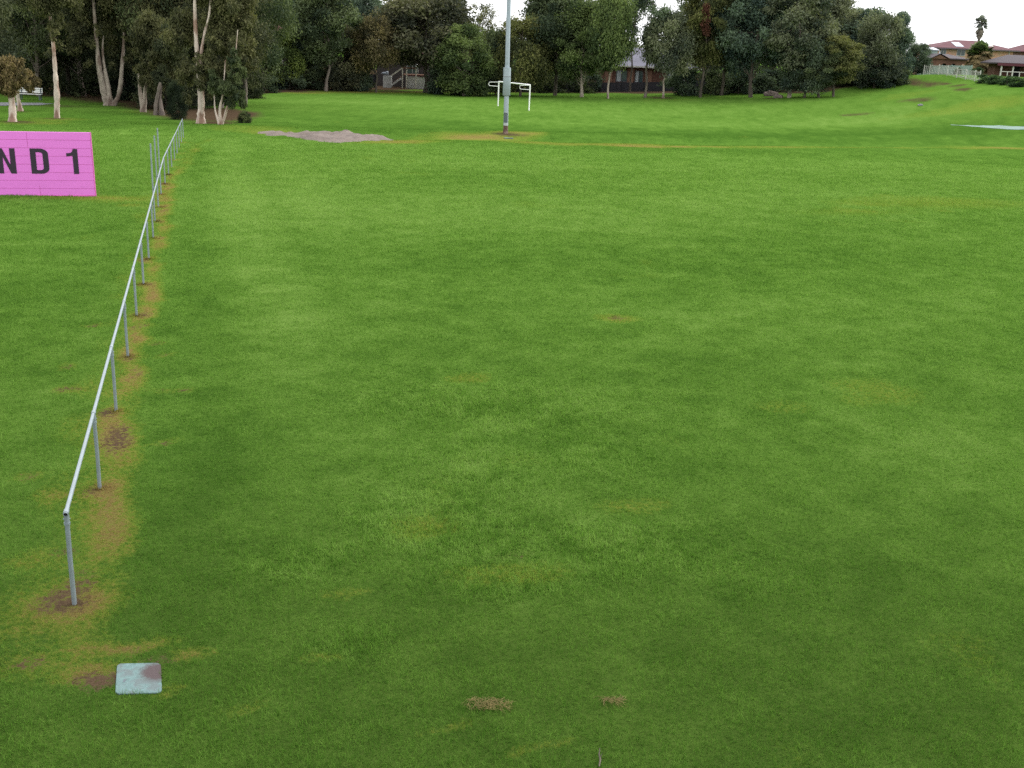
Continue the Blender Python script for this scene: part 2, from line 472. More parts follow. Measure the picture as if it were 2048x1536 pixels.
m_leaf, nt, N, L, out = _nodes("tree leaves")
oi = N.new("ShaderNodeObjectInfo")
a = N.new("ShaderNodeAttribute")
a.attribute_name = "tint"
t = ramp(nt, a.outputs["Fac"], 0, 1)
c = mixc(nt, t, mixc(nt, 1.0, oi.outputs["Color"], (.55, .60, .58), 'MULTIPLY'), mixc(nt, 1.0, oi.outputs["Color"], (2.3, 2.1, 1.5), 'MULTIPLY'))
d1 = N.new("ShaderNodeBsdfPrincipled")
d1.inputs["Roughness"].default_value = .8
d1.inputs["Specular IOR Level"].default_value = .08
t1 = N.new("ShaderNodeBsdfTranslucent")
L.new(c, d1.inputs["Base Color"])
L.new(mixc(nt, 1.0, c, (1.1, 1.2, .7), 'MULTIPLY'), t1.inputs[0])
ms = N.new("ShaderNodeMixShader")
ms.inputs[0].default_value = .25
L.new(d1.outputs[0], ms.inputs[1])
L.new(t1.outputs[0], ms.inputs[2])
L.new(ms.outputs[0], out.inputs["Surface"])

M_PAPER = mat("paperbark bark", (.54, .45, .38), .9, .35, 5, .6, col2=(.24, .15, .11), stretch=(1.5, 1.5, .5), dirt=(.15, .10, .075))
M_PALEBARK = mat("pale bark", (.33, .28, .225), .9, .35, 5, .6, col2=(.15, .11, .085), stretch=(1.5, 1.5, .5), dirt=(.10, .075, .06))
M_DARKBARK = mat("dark bark", (.07, .058, .045), .95, .4, 6, .7, col2=(.11, .09, .07), stretch=(1.5, 1.5, .4))
M_GREYBARK = mat("grey bark", (.17, .14, .115), .95, .4, 6, .7, col2=(.09, .07, .06), stretch=(1.5, 1.5, .4))
M_GALV = mat("galvanised steel", (.22, .26, .28), .42, .14, 20, .05, metal=.4, dirt=(.20, .225, .23), spec=.5)
M_POLE = mat("grey pole paint", (.29, .335, .375), .45, .08, 6, .03, metal=.2, spec=.5, dirt=(.20, .245, .27))
M_POLEDARK = mat("dark grey access panel", (.085, .105, .115), .5, .15, 8)
M_POLEBAND = mat("bare zinc band", (.40, .43, .44), .4, .15, 12, metal=.4)
M_RUST = mat("earth stained steel", (.10, .06, .045), .85, .35, 9, .3, col2=(.2, .14, .11))
M_WHITE = mat("white gloss paint", (.80, .80, .77), .35, .05, 5, spec=.5, dirt=(.66, .66, .62))
M_PINK = mat("pink sign paint", (.66, .175, .57), .6, .06, 2.2, .02, dirt=(.60, .15, .50), stretch=(.6, 1, 2))
M_PINKEDGE = mat("pink sign edge", (.60, .11, .38), .6, .2, 6)
M_BLACK = mat("black sign lettering", (.028, .018, .030), .5, .15, 6)
M_SEAM = mat("sign plank seam", (.42, .07, .27), .7, .25, 4)
M_CONC = mat("pit cover concrete", (.115, .18, .175), .9, .25, 34, .3, col2=(.105, .135, .135), dirt=(.10, .125, .115), blot=((.13, .11, 0), .15, (.065, .048, .048)))
M_STAIN = mat("reddish stain", (.20, .15, .14), .9, .25, 26, .25)
M_SAND = mat("heaped sandy soil", (.140, .112, .096), .95, .3, 5, .9, dirt=(.16, .12, .09))
M_PATH = mat("path bitumen", (.19, .19, .20), .9, .2, 3, .2)
M_BRICK_O = mat("orange brick wall", (.46, .26, .17), .9, .2, 3, .2, col2=(.40, .27, .18))
M_BRICK_R = mat("brown brick wall", (.11, .055, .038), .9, .25, 3, .2, col2=(.14, .075, .05))
M_PIER = mat("dull orange brick", (.17, .095, .062), .9, .2, 3, .2)
M_SHADEBOARD = mat("dark weatherboard", (.05, .042, .038), .85, .25, 3, .2, stretch=(.4, 1, 4))
M_TILE_M = mat("maroon roof tiles", (.085, .024, .031), .8, .22, 3, .3, stretch=(.6, 1, 3))
M_TILE_G = mat("purple grey roof tiles", (.12, .118, .15), .7, .22, 3, .3, stretch=(.6, 1, 3))
M_TILE_B = mat("brown roof tiles", (.046, .036, .041), .75, .22, 3, .3, stretch=(.6, 1, 3))
M_GLASS = mat("window glass", (.035, .06, .06), .12, .3, 1.5, spec=.6)
M_CURTAIN = mat("pale curtain", (.32, .36, .36), .8, .2, 4, stretch=(6, 1, .3))
M_TRIM = mat("cream trim", (.46, .45, .40), .55, .08, 4, dirt=(.34, .33, .29))
M_TRIMDARK = mat("dark gutter", (.10, .08, .085), .5, .15, 4)
M_RENDER = mat("pale grey render", (.48, .48, .45), .9, .2, 1.2, .15, dirt=(.24, .24, .22))
M_SKYL = mat("skylight glass", (.26, .29, .33), .2, .05, 2, spec=.6)
M_TIMBER = mat("brown timber", (.14, .075, .045), .8, .3, 4, .2, stretch=(1, 1, .3))
M_PALETIM = mat("weathered pale timber", (.55, .52, .43), .85, .25, 4, .2, stretch=(4, 4, .4))
M_DARKFENCE = mat("dark stained fence boards", (.030, .030, .036), .85, .3, 3, .2, stretch=(3, 3, .3))
M_GREENPANEL = mat("pale green fence sheeting", (.24, .31, .27), .6, .12, 3, stretch=(4, 4, .3))
M_DARK = mat("dark void", (.012, .012, .013), .9, .2, 3)
M_ROCK = mat("pinkish rock", (.15, .115, .10), .9, .3, 3, .6)
M_STRAW = mat("dry straw", (.16, .125, .045), .85, .35, 9)


# ------------------------------------------------------------------ object helpers
class MB:
    """collects shapes, then links them as ONE mesh object"""

    def __init__(self):
        self.v, self.f, self.smooth = [], [], []

    def add(self, vs, fs, smooth=False):
        o = len(self.v)
        self.v += [tuple(map(float, p)) for p in vs]
        self.f += [tuple(i + o for i in q) for q in fs]
        self.smooth += [smooth] * len(fs)
        return self

    def box(self, c, s, rz=0.0, bev=0.0):
        hx, hy, hz = s[0] / 2, s[1] / 2, s[2] / 2
        if bev <= 0:
            pts = [(-hx, -hy, -hz), (hx, -hy, -hz), (hx, hy, -hz), (-hx, hy, -hz), (-hx, -hy, hz), (hx, -hy, hz), (hx, hy, hz), (-hx, hy, hz)]
            fs = [(0, 3, 2, 1), (4, 5, 6, 7), (0, 1, 5, 4), (1, 2, 6, 5), (2, 3, 7, 6), (3, 0, 4, 7)]
        else:
            b = min(bev, hx * .9, hy * .9, hz * .9)
            ring = [(-hx + b, -hy), (hx - b, -hy), (hx, -hy + b), (hx, hy - b), (hx - b, hy), (-hx + b, hy), (-hx, hy - b), (-hx, -hy + b)]
            inn = [(x * (hx - b) / hx, y * (hy - b) / hy) for x, y in ring]
            pts = [(x, y, -hz) for x, y in inn] + [(x, y, -hz + b) for x, y in ring] + [(x, y, hz - b) for x, y in ring] + [(x, y, hz) for x, y in inn]
            fs = [tuple(range(7, -1, -1)), tuple(range(24, 32))]
            for k in range(3):
                for i in range(8):
                    j = (i + 1) % 8
                    fs.append((k * 8 + i, k * 8 + j, k * 8 + 8 + j, k * 8 + 8 + i))
        cs, sn = math.cos(rz), math.sin(rz)
        self.add([(c[0] + x * cs - y * sn, c[1] + x * sn + y * cs, c[2] + z) for x, y, z in pts], fs)
        return self

    def tube(self, pts, rad, n=10, cap=True, smooth=True):
        P = [np.array(p, float) for p in pts]
        if isinstance(rad, (int, float)):
            rad = [rad] * len(P)
        vs, fs = [], []
        ref = None
        for i, p in enumerate(P):
            d = P[min(i + 1, len(P) - 1)] - P[max(i - 1, 0)]
            d = d / (np.linalg.norm(d) + 1e-12)
            if ref is None:
                ref = np.array([1.0, 0, 0]) if abs(d[0]) < .8 else np.array([0, 1.0, 0])
            a = ref - d * (ref @ d)
            a /= np.linalg.norm(a) + 1e-12
            ref = a
            bb = np.cross(d, a)
            for k in range(n):
                t = 2 * math.pi * k / n
                vs.append(p + rad[i] * (math.cos(t) * a + math.sin(t) * bb))
        for i in range(len(P) - 1):
            for k in range(n):
                j = (k + 1) % n
                fs.append((i * n + k, i * n + j, (i + 1) * n + j, (i + 1) * n + k))
        self.add(vs, fs, smooth)
        if cap:
            o = len(P) - 1
            self.add(vs[:n], [tuple(range(n - 1, -1, -1))])
            self.add(vs[o * n:], [tuple(range(n))])
        return self

    def bar(self, a, b, w, h):
        a, b = np.array(a, float), np.array(b, float)
        d = b - a
        d /= np.linalg.norm(d)
        s = np.cross(d, [0, 0, 1.0])
        if np.linalg.norm(s) < 1e-3:
            s = np.array([1.0, 0, 0])
        s /= np.linalg.norm(s)
        u = np.cross(s, d)
        vs = []
        for p in (a, b):
            for x, y in ((-1, -1), (1, -1), (1, 1), (-1, 1)):
                vs.append(p + s * x * w / 2 + u * y * h / 2)
        self.add(vs, [(0, 3, 2, 1), (4, 5, 6, 7), (0, 1, 5, 4), (1, 2, 6, 5), (2, 3, 7, 6), (3, 0, 4, 7)])
        return self

    def prism(self, poly, y0, y1):
        """polygon in x,z extruded along y"""
        n = len(poly)
        vs = [(x, y0, z) for x, z in poly] + [(x, y1, z) for x, z in poly]
        fs = [tuple(range(n)), tuple(range(2 * n - 1, n - 1, -1))]
        for i in range(n):
            j = (i + 1) % n
            fs.append((j, i, n + i, n + j))
        self.add(vs, fs)
        return self

    def build(self, name, m, parent=None, loc=(0, 0, 0), rz=0.0):
        me = bpy.data.meshes.new(name)
        me.from_pydata(self.v, [], self.f)
        me.polygons.foreach_set("use_smooth", self.smooth)
        me.materials.append(m)
        me.update()
        o = bpy.data.objects.new(name, me)
        C.objects.link(o)
        o.location = loc
        o.rotation_euler = (0, 0, rz)
        if parent is not None:
            o.parent = parent
        return o


def tag(o, label=None, cat=None, group=None, kind=None):
    if label:
        o["label"] = label
    if cat:
        o["category"] = cat
    if group:
        o["group"] = group
    if kind:
        o["kind"] = kind
    return o


def empty(name, loc, rz=0.0):
    o = bpy.data.objects.new(name, None)
    C.objects.link(o)
    o.location = loc
    o.rotation_euler = (0, 0, rz)
    o.empty_display_size = .3
    return o


def raw_mesh(name, verts, loops, sizes, m):
    """fast mesh from numpy arrays"""
    me = bpy.data.meshes.new(name)
    nv, nl, nf = len(verts), len(loops), len(sizes)
    me.vertices.add(nv)
    me.vertices.foreach_set("co", np.ascontiguousarray(verts, np.float32).ravel())
    me.loops.add(nl)
    me.loops.foreach_set("vertex_index", np.ascontiguousarray(loops, np.int32))
    me.polygons.add(nf)
    starts = np.concatenate([[0], np.cumsum(sizes)[:-1]]).astype(np.int32)
    me.polygons.foreach_set("loop_start", starts)
    me.materials.append(m)
    me.update(calc_edges=True)
    me.validate()
    return me


def set_state(me, st, r=None):
    a = me.attributes.new("state", 'FLOAT_COLOR', 'POINT')
    col = np.stack([st[0], st[1], np.clip(st[2] + PALE0, 0, 1.5), st[3]], 1).astype(np.float32)
    a.data.foreach_set("color", col.ravel())
    if r is not None:
        a = me.attributes.new("rnd", 'FLOAT', 'POINT')
        a.data.foreach_set("value", r.astype(np.float32))


PALE0 = .42


# ------------------------------------------------------------------ ground sheet
def lines(lo, hi, fine_lo, fine_hi, s0, k):
    out = [fine_lo]
    while out[-1] < fine_hi:
        out.append(out[-1] + s0)
    x = out[-1]
    s = s0
    while x < hi:
        s = min(s0 + k * (x - fine_hi), 2.5) if x - fine_hi < 260 else s * 1.4
        x += s
        out.append(x)
    left = []
    x = fine_lo
    s = s0
    while x > lo:
        s = min(s0 + k * (fine_lo - x), 2.5) if fine_lo - x < 260 else s * 1.4
        x -= s
        left.append(x)
    return np.array(left[::-1] + out)


gx = lines(-3000, 3000, -8, 8, .16, .022)
gy = lines(-1500, 4000, 6.5, 26, .16, .022)
GX, GY = np.meshgrid(gx, gy)
X, Y = GX.ravel(), GY.ravel()
Z = H(X, Y)
nx, ny = len(gx), len(gy)
ii = np.arange(nx * ny).reshape(ny, nx)
q = np.stack([ii[:-1, :-1], ii[:-1, 1:], ii[1:, 1:], ii[1:, :-1]], -1).reshape(-1, 4)
me = raw_mesh("ground", np.stack([X, Y, Z], 1), q.ravel(), np.full(len(q), 4), m_ground)
me.polygons.foreach_set("use_smooth", np.ones(len(me.polygons), bool))
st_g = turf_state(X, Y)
st_g[3] = np.interp(Y, [-10, 0, 9, 14, 25, 60], [0, 1, .9, .5, .25, 0])   # thatch under the blades, darkened towards the camera as painted shade
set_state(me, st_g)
ground = bpy.data.objects.new("ground", me)
C.objects.link(ground)
tag(ground, kind="structure")

def inside(px_, py_, poly):
    r = np.zeros(px_.shape, bool)
    n = len(poly)
    for i in range(n):
        x1, y1 = poly[i]
        x2, y2 = poly[(i + 1) % n]
        cnd = ((y1 > py_) != (y2 > py_)) & (px_ < (x2 - x1) * (py_ - y1) / (y2 - y1 + 1e-12) + x1)
        r ^= cnd
    return r


# pit cover outline is kept free of grass
PIT = [gp(234, 1329), gp(322, 1327), gp(324, 1387), gp(230, 1390)]
pit_c = np.mean(PIT, axis=0)


posts = []
for i in range(19):
    x, y = FX0 + f_dir[0] * FS * i, FY0 + f_dir[1] * FS * i
    if i > 11:
        k = (i - 11) / 7
        x0, y0 = FX0 + f_dir[0] * FS * 11, FY0 + f_dir[1] * FS * 11
        x, y = x0 + (-18.75 - x0) * k, y0 + (60.7 - y0) * k
    posts.append((x, y, Hs(x, y)))
POSTS = posts


def grass(y0, y1, n, L0, w0, seed):
    g = np.random.default_rng(seed)
    # density falls off with distance while the blades widen
    a = 1.75
    u = g.random(n)
    y = (y0 ** (2 - a) + u * (y1 ** (2 - a) - y0 ** (2 - a))) ** (1 / (2 - a))
    x = (g.random(n) - .5) * 2 * (y * .545 + 1.5)
    tall_ = np.ones(n)
    for px_, py_, _z in POSTS[:13]:
        k_ = g.choice(n, 420, replace=False)
        rr_ = .03 + .16 * g.random(420) ** 2
        th_ = g.random(420) * 6.283
        x[k_], y[k_] = px_ + rr_ * np.cos(th_), py_ + rr_ * np.sin(th_)
        tall_[k_] = 1.0 + .9 * g.random(420)
    st = turf_state(x, y)
    keep = g.random(n) > np.clip(st[1] * 1.5 - .25, 0, .96)
    keep &= ~inside(x, y, [(pit_c[0] + (p_[0] - pit_c[0]) * .95, pit_c[1] + (p_[1] - pit_c[1]) * (.90 if p_[1] < pit_c[1] else .97)) for p_ in PIT])
    x, y, st, tall_ = x[keep], y[keep], st[:, keep], tall_[keep]
    n = len(x)
    z = H(x, y) - .004
    az = g.random(n) * 2 * np.pi
    lean = np.clip(g.normal(.75, .35, n), .05, 1.45)
    co = st[3]
    fall = np.clip((y1 - y) / (y1 * .35), .15, 1)
    clump = vnoise(x, y, .12, 61) * .6 + vnoise(x, y, .4, 62) * .7
    Ln = L0 * (.5 + .9 * g.random(n)) * (.6 + .6 * clump) * (1 + .8 * co) * fall * tall_ * (1 - .45 * np.clip(st[0], 0, 1)) * (1 + np.clip(y - 12, 0, 60) / 60)
    w = w0 * (.7 + .6 * g.random(n)) * np.clip(y / 9.0, 1, 8) * (1 + .8 * co)
    dx, dy = np.cos(az), np.sin(az)
    tw = az + np.pi / 2 + g.normal(0, .5, n)
    wx, wy = np.cos(tw) * w / 2, np.sin(tw) * w / 2
    sl, cl = np.sin(lean) * Ln, np.cos(lean) * Ln
    V = np.empty((n, 3, 3), np.float32)
    V[:, 0] = np.stack([x - wx, y - wy, z], 1)
    V[:, 1] = np.stack([x + wx, y + wy, z], 1)
    V[:, 2] = np.stack([x + dx * sl, y + dy * sl, z + cl], 1)
    me = raw_mesh("grass", V.reshape(-1, 3), np.arange(3 * n), np.full(n, 3), m_blade)
    st[2] = st[2] + co * (.08 + (vnoise(x, y, .11, 63) - .45) * .9)
    st[2] = st[2] + (clump - .65) * .35
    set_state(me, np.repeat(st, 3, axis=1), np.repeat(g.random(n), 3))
    o = bpy.data.objects.new("grass", me)
    C.objects.link(o)
    tag(o, "short green mown grass blades covering the sports field", "grass", kind="stuff")
    return o


grass(6.3, 78, 1900000, .050, .0046, 5)

# ------------------------------------------------------------------ rail fence
fence = empty("rail_fence", posts[0])
tag(fence, "long galvanised pipe rail fence running along the left side of the field", "fence")
RT = 1.0
o0 = np.array(posts[0])
for i, p in enumerate(posts):
    tall = {8: 2.31, 9: 2.29, 10: 2.29}.get(i)
    q = np.array(p) - o0
    top = RT - .035 if tall is None else tall
    lx, ly = (rnd.random() - .5) * .02, (rnd.random() - .5) * .02
    off = np.array([0, 0, 0]) if tall is None else np.array([f_per[0], f_per[1], 0]) * -.055
    po = MB().tube([q + off + [0, 0, -.1], q + off + [lx * .5, ly * .5, top * .5], q + off + [0, 0, top]], .0235, 12).build("post", M_GALV, fence)
    if tall:
        po["label"] = "tall post standing well above the rail"
        MB().tube([q + off + [0, 0, tall], q + off + [0, 0, tall + .012]], .0262, 12).build("post_cap", M_GALV, po)
    cl = MB()
    fd = np.array([f_dir[0], f_dir[1], 0])
    cl.tube([q + [0, 0, RT] - fd * .04, q + [0, 0, RT] + fd * .04], .0268, 14)
    cl.tube([q + off + [0, 0, RT - .13], q + off + [0, 0, RT - .105]], .0305, 12)
    cl.tube([q + off + [0, 0, RT - .11], q + off + [0, 0, RT - .03]], .0258, 12)
    for s in (-1, 1):
        side = np.array([f_per[0], f_per[1], 0]) * s
        cl.tube([q + off + side * .022 + [0, 0, RT - .07], q + off + side * .034 + [0, 0, RT - .07]], .007, 8)
    cl.build("rail_clamp", M_GALV, po)
rp = []
fd = np.array([f_dir[0], f_dir[1], 0])
start = np.array(posts[0]) - o0 + [0, 0, RT] - fd * .06
rail = MB()
pts = [start] + [np.array(p) - o0 + [0, 0, RT] for p in posts[1:]]
rail.tube(pts, .0212, 14, cap=False)
rail.tube([pts[0], pts[0] + fd * .5], .0178, 14, cap=False)           # the open pipe end
a_, b_ = [], []
n_ = 14
dirp = f_per
for k in range(n_):
    t = 2 * math.pi * k / n_
    e = np.array([dirp[0], dirp[1], 0]) * math.cos(t) + np.array([0, 0, 1.0]) * math.sin(t)
    a_.append(pts[0] + e * .0212)
    b_.append(pts[0] + e * .0178)
rail.add(a_ + b_, [(k, (k + 1) % n_, n_ + (k + 1) % n_, n_ + k) for k in range(n_)])
rl_ = rail.build("rail", M_GALV, fence)
MB().tube([pts[0] + fd * .012, pts[0] + fd * .05], .0176, 14).build("bore_shade_plug", M_DARK, rl_)  # dark plug painting in the shade inside the open pipe

# ------------------------------------------------------------------ pink sign
sa, sb = gp(0, 390), gp(191, 393)
sdv = (sb - sa)[:2]
slen = float(np.linalg.norm(sdv))
srz = math.atan2(sdv[1], sdv[0])
sign = empty("sign_board", (sb[0], sb[1], Hs(sb[0], sb[1])), srz)
sign.rotation_euler = (0, -.011, srz)
tag(sign, "bright pink plank sign board with black letters N D 1 on the grass", "sign")
SW, SH = slen + .9, 2.17
b = MB().box((-SW / 2, .03, SH / 2 - .01), (SW, .05, SH), 0, .008).build("board", M_PINK, sign)
MB().box((.012, .03, SH / 2 - .01), (.022, .062, SH + .01)).build("edge_strip", M_PINKEDGE, sign)
e = MB()
for k in range(10):
    x0 = -SW + SW * k / 10
    e.box((x0 + SW / 20, .03, .004 + .02 * rnd.random()), (SW / 10, .07, .05), 0, .004)
e.build("bottom_strip", M_PINKEDGE, sign)
e = MB()
for k in range(1, 8):
    z = SH * k / 8
    e.box((-SW / 2, .0035, z), (SW - .01, .004, .009))
for z0, z1, x in ((SH * 6 / 8, SH, -SW + .3 + 1.65), (SH * 0, SH * 1.4 / 8, -SW + .3 + 1.9)):
    e.box((x, .0035, (z0 + z1) / 2), (.009, .0042, z1 - z0 - .03))
e.build("plank_seam", M_SEAM, sign)


def sx(px):                                              # pixel column on the board to board x
    a, bb = at(px, 330, sa[1]), None
    lo, hi = -SW, .05
    for _ in range(40):
        mid = (lo + hi) / 2
        P = np.array([sb[0] + mid * math.cos(srz), sb[1] + mid * math.sin(srz), Hs(sb[0], sb[1]) + 1.1])
        v = P - [0, 0, CAM_H]
        xx = 1024 + F_PX * (v @ cR) / (v @ vF)
        if xx < px:
            lo = mid
        else:
            hi = mid
    return lo


ZB, ZT = SH * .353, SH * .74


def letter(polys, name, label=None):
    m = MB()
    for pl in polys:
        m.prism(pl, -.004, .012)
    o = m.build(name, M_BLACK, sign)
    if label:
        o["label"] = label
    return o


n0, n1 = sx(-4), sx(32.5)
w = n1 - n0
st_ = w * .30
letter([[(n0, ZB), (n0 + st_, ZB), (n0 + st_, ZT), (n0, ZT)], [(n1 - st_, ZB), (n1, ZB), (n1, ZT), (n1 - st_, ZT)],
        [(n0 + st_ + .002, ZT), (n0 + st_ + .002, ZT - (ZT - ZB) * .34), (n1 - st_ - .002, ZB), (n1 - st_ - .002, ZB + (ZT - ZB) * .34)]], "letter", "black letter N")
d0, d1_ = sx(62.5), sx(98.5)
w = d1_ - d0
st_ = w * .31
hh = ZT - ZB
outer = [(d0, ZB), (d0 + w * .55, ZB)]
inner = [(d0 + st_, ZB + hh * .145), (d0 + w * .5, ZB + hh * .145)]
for k in range(1, 9):
    t = -math.pi / 2 + math.pi / 2 * k / 8
    outer.append((d0 + w * .55 + w * .45 * math.cos(t), ZB + hh * .22 + hh * .22 * math.sin(t)))
    inner.append((d0 + w * .5 + w * .19 * math.cos(t), ZB + hh * .235 + hh * .09 * math.sin(t)))
for k in range(0, 9):
    t = math.pi / 2 * k / 8
    outer.append((d0 + w * .55 + w * .45 * math.cos(t), ZT - hh * .22 + hh * .22 * math.sin(t)))
    inner.append((d0 + w * .5 + w * .19 * math.cos(t), ZT - hh * .235 + hh * .09 * math.sin(t)))
outer.append((d0, ZT))
inner.append((d0 + st_, ZT - hh * .145))
m = MB()
n = len(outer)
vs = [(x, -.004, z) for x, z in outer] + [(x, -.004, z) for x, z in inner] + [(x, .012, z) for x, z in outer] + [(x, .012, z) for x, z in inner]
fs = []
for i in range(n):
    j = (i + 1) % n
    fs += [(i, j, n + j, n + i), (j, i, 2 * n + i, 2 * n + j), (n + i, n + j, 3 * n + j, 3 * n + i)]
m.add(vs, fs)
m.build("letter", M_BLACK, sign)["label"] = "black letter D"
o0_, o1_ = sx(135), sx(157.5)
w = o1_ - o0_
letter([[(o1_ - w * .46, ZB), (o1_, ZB), (o1_, ZT), (o1_ - w * .40, ZT), (o1_ - w * .46, ZT - hh * .10)],
        [(o0_, ZT - hh * .30), (o1_ - w * .46 - .002, ZT - hh * .27), (o1_ - w * .46 - .002, ZT - hh * .10), (o1_ - w * .60, ZT - hh * .155), (o0_, ZT - hh * .175)]], "numeral", "black numeral 1")

# ------------------------------------------------------------------ pit cover
PITZ = Hs(pit_c[0], pit_c[1])
pit = empty("pit_cover", (pit_c[0], pit_c[1], PITZ))
tag(pit, "weathered square concrete pit cover in the grass near the fence end", "pit cover")


def rounded(hx, hy, r, n=5, jit=0.0):
    out = []
    for cx_, cy_, a0 in ((hx - r, hy - r, 0), (-hx + r, hy - r, 90), (-hx + r, -hy + r, 180), (hx - r, -hy + r, 270)):
        for k in range(n + 1):
            t = math.radians(a0 + 90 * k / n)
            out.append((cx_ + r * math.cos(t) + jit * (rnd.random() - .5), cy_ + r * math.sin(t) + jit * (rnd.random() - .5)))
    return out


def slab(poly, z0, z1, bev=.008):
    m = MB()
    n = len(poly)
    sc_ = 1 - bev / .2
    vs = [(x, y, z0) for x, y in poly] + [(x, y, z1 - bev) for x, y in poly] + [(x * sc_, y * sc_, z1) for x, y in poly]
    fs = [tuple(range(2 * n, 3 * n))]
    for k in range(2):
        for i in range(n):
            j = (i + 1) % n
            fs.append((k * n + i, k * n + j, k * n + n + j, k * n + n + i))
    m.add(vs, fs)
    return m


pq = [np.array([p_[0] - pit_c[0], p_[1] - pit_c[1]]) for p_ in PIT]     # TL, TR, BR, BL


def on_pit(a, b_):                                       # -1..1 across and up the slab
    a, b_ = (a + 1) / 2, (b_ + 1) / 2
    return (pq[3] * (1 - a) + pq[2] * a) * (1 - b_) + (pq[0] * (1 - a) + pq[1] * a) * b_


slab([tuple(on_pit(x, y)) for x, y in rounded(1, 1, .22, 6, .02)], -.06, .012, .004).build("cover_slab", M_CONC, pit)
c_ = on_pit(-.62, -.18)
MB().box((c_[0], c_[1], .0118), (.022, .05, .003), .1).build("lifting_slot", M_POLEDARK, pit)

# ------------------------------------------------------------------ dry clippings and a stick in the foreground
def clump_of_straw(px, py, r, n, label, upright=.25):
    p = gp(px, py)
    m = MB()
    for k in range(n):
        a = rnd.random() * 6.28
        rr = r * math.sqrt(rnd.random())
        x, y = math.cos(a) * rr * 1.5, math.sin(a) * rr * .55
        h = .012 + .018 * (1 - rr / r) + .014 * rnd.random()
        b = rnd.random() * 6.28
        l = .03 + .07 * rnd.random()
        q0 = (x, y, h)
        q1 = (x + math.cos(b) * l * .6, y + math.sin(b) * l * .6, h + .012 * rnd.random())
        q2 = (x + math.cos(b + .4) * l, y + math.sin(b + .4) * l, max(.01, h - .02 * rnd.random()))
        m.tube([q0, q1, q2], [.0013, .0017, .0007], 4, cap=False)
    o = m.build("grass_clippings", M_STRAW, None, (p[0], p[1], Hs(p[0], p[1]) + .008))
    tag(o, label, "dry grass", "dry grass clippings on the lawn")


clump_of_straw(978, 1413, .14, 190, "larger clump of dry straw-coloured clippings at the bottom centre of the lawn")
clump_of_straw(1226, 1407, .07, 70, "small tuft of dry clippings right of the larger straw clump")
p = gp(1199, 1522)
st_ = MB().tube([(-.01, -.09, .015), (.004, -.02, .03), (-.003, .04, .034), (.006, .1, .05)], [.006, .008, .007, .003], 7).tube([(.003, .0, .03), (.022, .035, .05)], [.004, .002], 5)
tag(st_.build("stick", M_DARKBARK, None, (p[0], p[1], Hs(p[0], p[1]))), "short brown stick in the grass at the bottom edge", "stick")

# ------------------------------------------------------------------ sand heap at the field's edge
hm = []
NA, NR = 96, 16
hc = gp(640, 277)
rim = [(527, 266), (545, 270.5), (580, 272), (605, 277), (635, 282), (670, 284.5), (700, 284), (718, 281), (745, 281.5), (775, 280), (768, 277), (735, 273), (700, 268), (675, 268), (650, 267), (610, 264), (585, 265), (550, 263.5)]
rimw = [gp(*q) for q in rim]
rimw = np.array(rimw)[:, :2]
# smooth closed outline
outl = []
for i in range(len(rimw)):
    a, b_, c_, d_ = rimw[i - 1], rimw[i], rimw[(i + 1) % len(rimw)], rimw[(i + 2) % len(rimw)]
    for t in np.linspace(0, 1, 6, endpoint=False):
        outl.append(.5 * ((2 * b_) + (-a + c_) * t + (2 * a - 5 * b_ + 4 * c_ - d_) * t * t + (-a + 3 * b_ - 3 * c_ + d_) * t ** 3))
outl = np.array(outl)
# the far rim in the picture is the crest of the heap: pull it nearer and raise the crest instead
gxs = np.arange(outl[:, 0].min() - .5, outl[:, 0].max() + .5, .14)
gys = np.arange(outl[:, 1].min() - .5, outl[:, 1].max() + .5, .14)
QX, QY = np.meshgrid(gxs, gys)


ins = inside(QX, QY, outl)
dist = np.full(QX.shape, 1e9)
for i in range(len(outl)):
    dist = np.minimum(dist, np.hypot(QX - outl[i, 0], QY - outl[i, 1]))
hgt = np.where(ins, 1 - np.exp(-dist / .7), -dist * .35) + (vnoise(QX, QY, .5, 75) - .5) * .5 * (dist < .5)
hh_ = hgt * (.13 + .24 * vnoise(QX, QY, 1.7, 71)) + np.where(ins, (vnoise(QX, QY, .3, 72) - .5) * .14 + (vnoise(QX, QY, .8, 73) - .5) * .16, 0) * np.clip(dist / .4, 0, 1)
QZ = H(QX, QY) + hh_
ii = np.arange(QX.size).reshape(QX.shape)
keepq = (dist < .5) | ins
fs = []
for a in range(QX.shape[0] - 1):
    for c_ in range(QX.shape[1] - 1):
        if keepq[a, c_] and keepq[a + 1, c_ + 1] and keepq[a, c_ + 1] and keepq[a + 1, c_]:
            fs.append((ii[a, c_], ii[a, c_ + 1], ii[a + 1, c_ + 1], ii[a + 1, c_]))
me = raw_mesh("sand_heap", np.stack([QX.ravel() - hc[0], QY.ravel() - hc[1], QZ.ravel()], 1), np.array(fs).ravel(), np.full(len(fs), 4), M_SAND)
me.polygons.foreach_set("use_smooth", np.ones(len(me.polygons), bool))
o = bpy.data.objects.new("sand_heap", me)
o.location = (hc[0], hc[1], 0)
C.objects.link(o)
tag(o, "long low heap of pinkish sandy soil at the far edge of the field", "soil heap")

# ------------------------------------------------------------------ light pole
pb = gp(1011, 267)
PD = pb[1]


def ph(py):
    return at(1013, py, PD)[2] - pb[2]


pole = empty("light_pole", tuple(pb))
tag(pole, "tall grey floodlight pole rising from a bare patch beyond the field", "light pole")
lean = -.011


def pc(z):
    return (lean * z, 0, z)


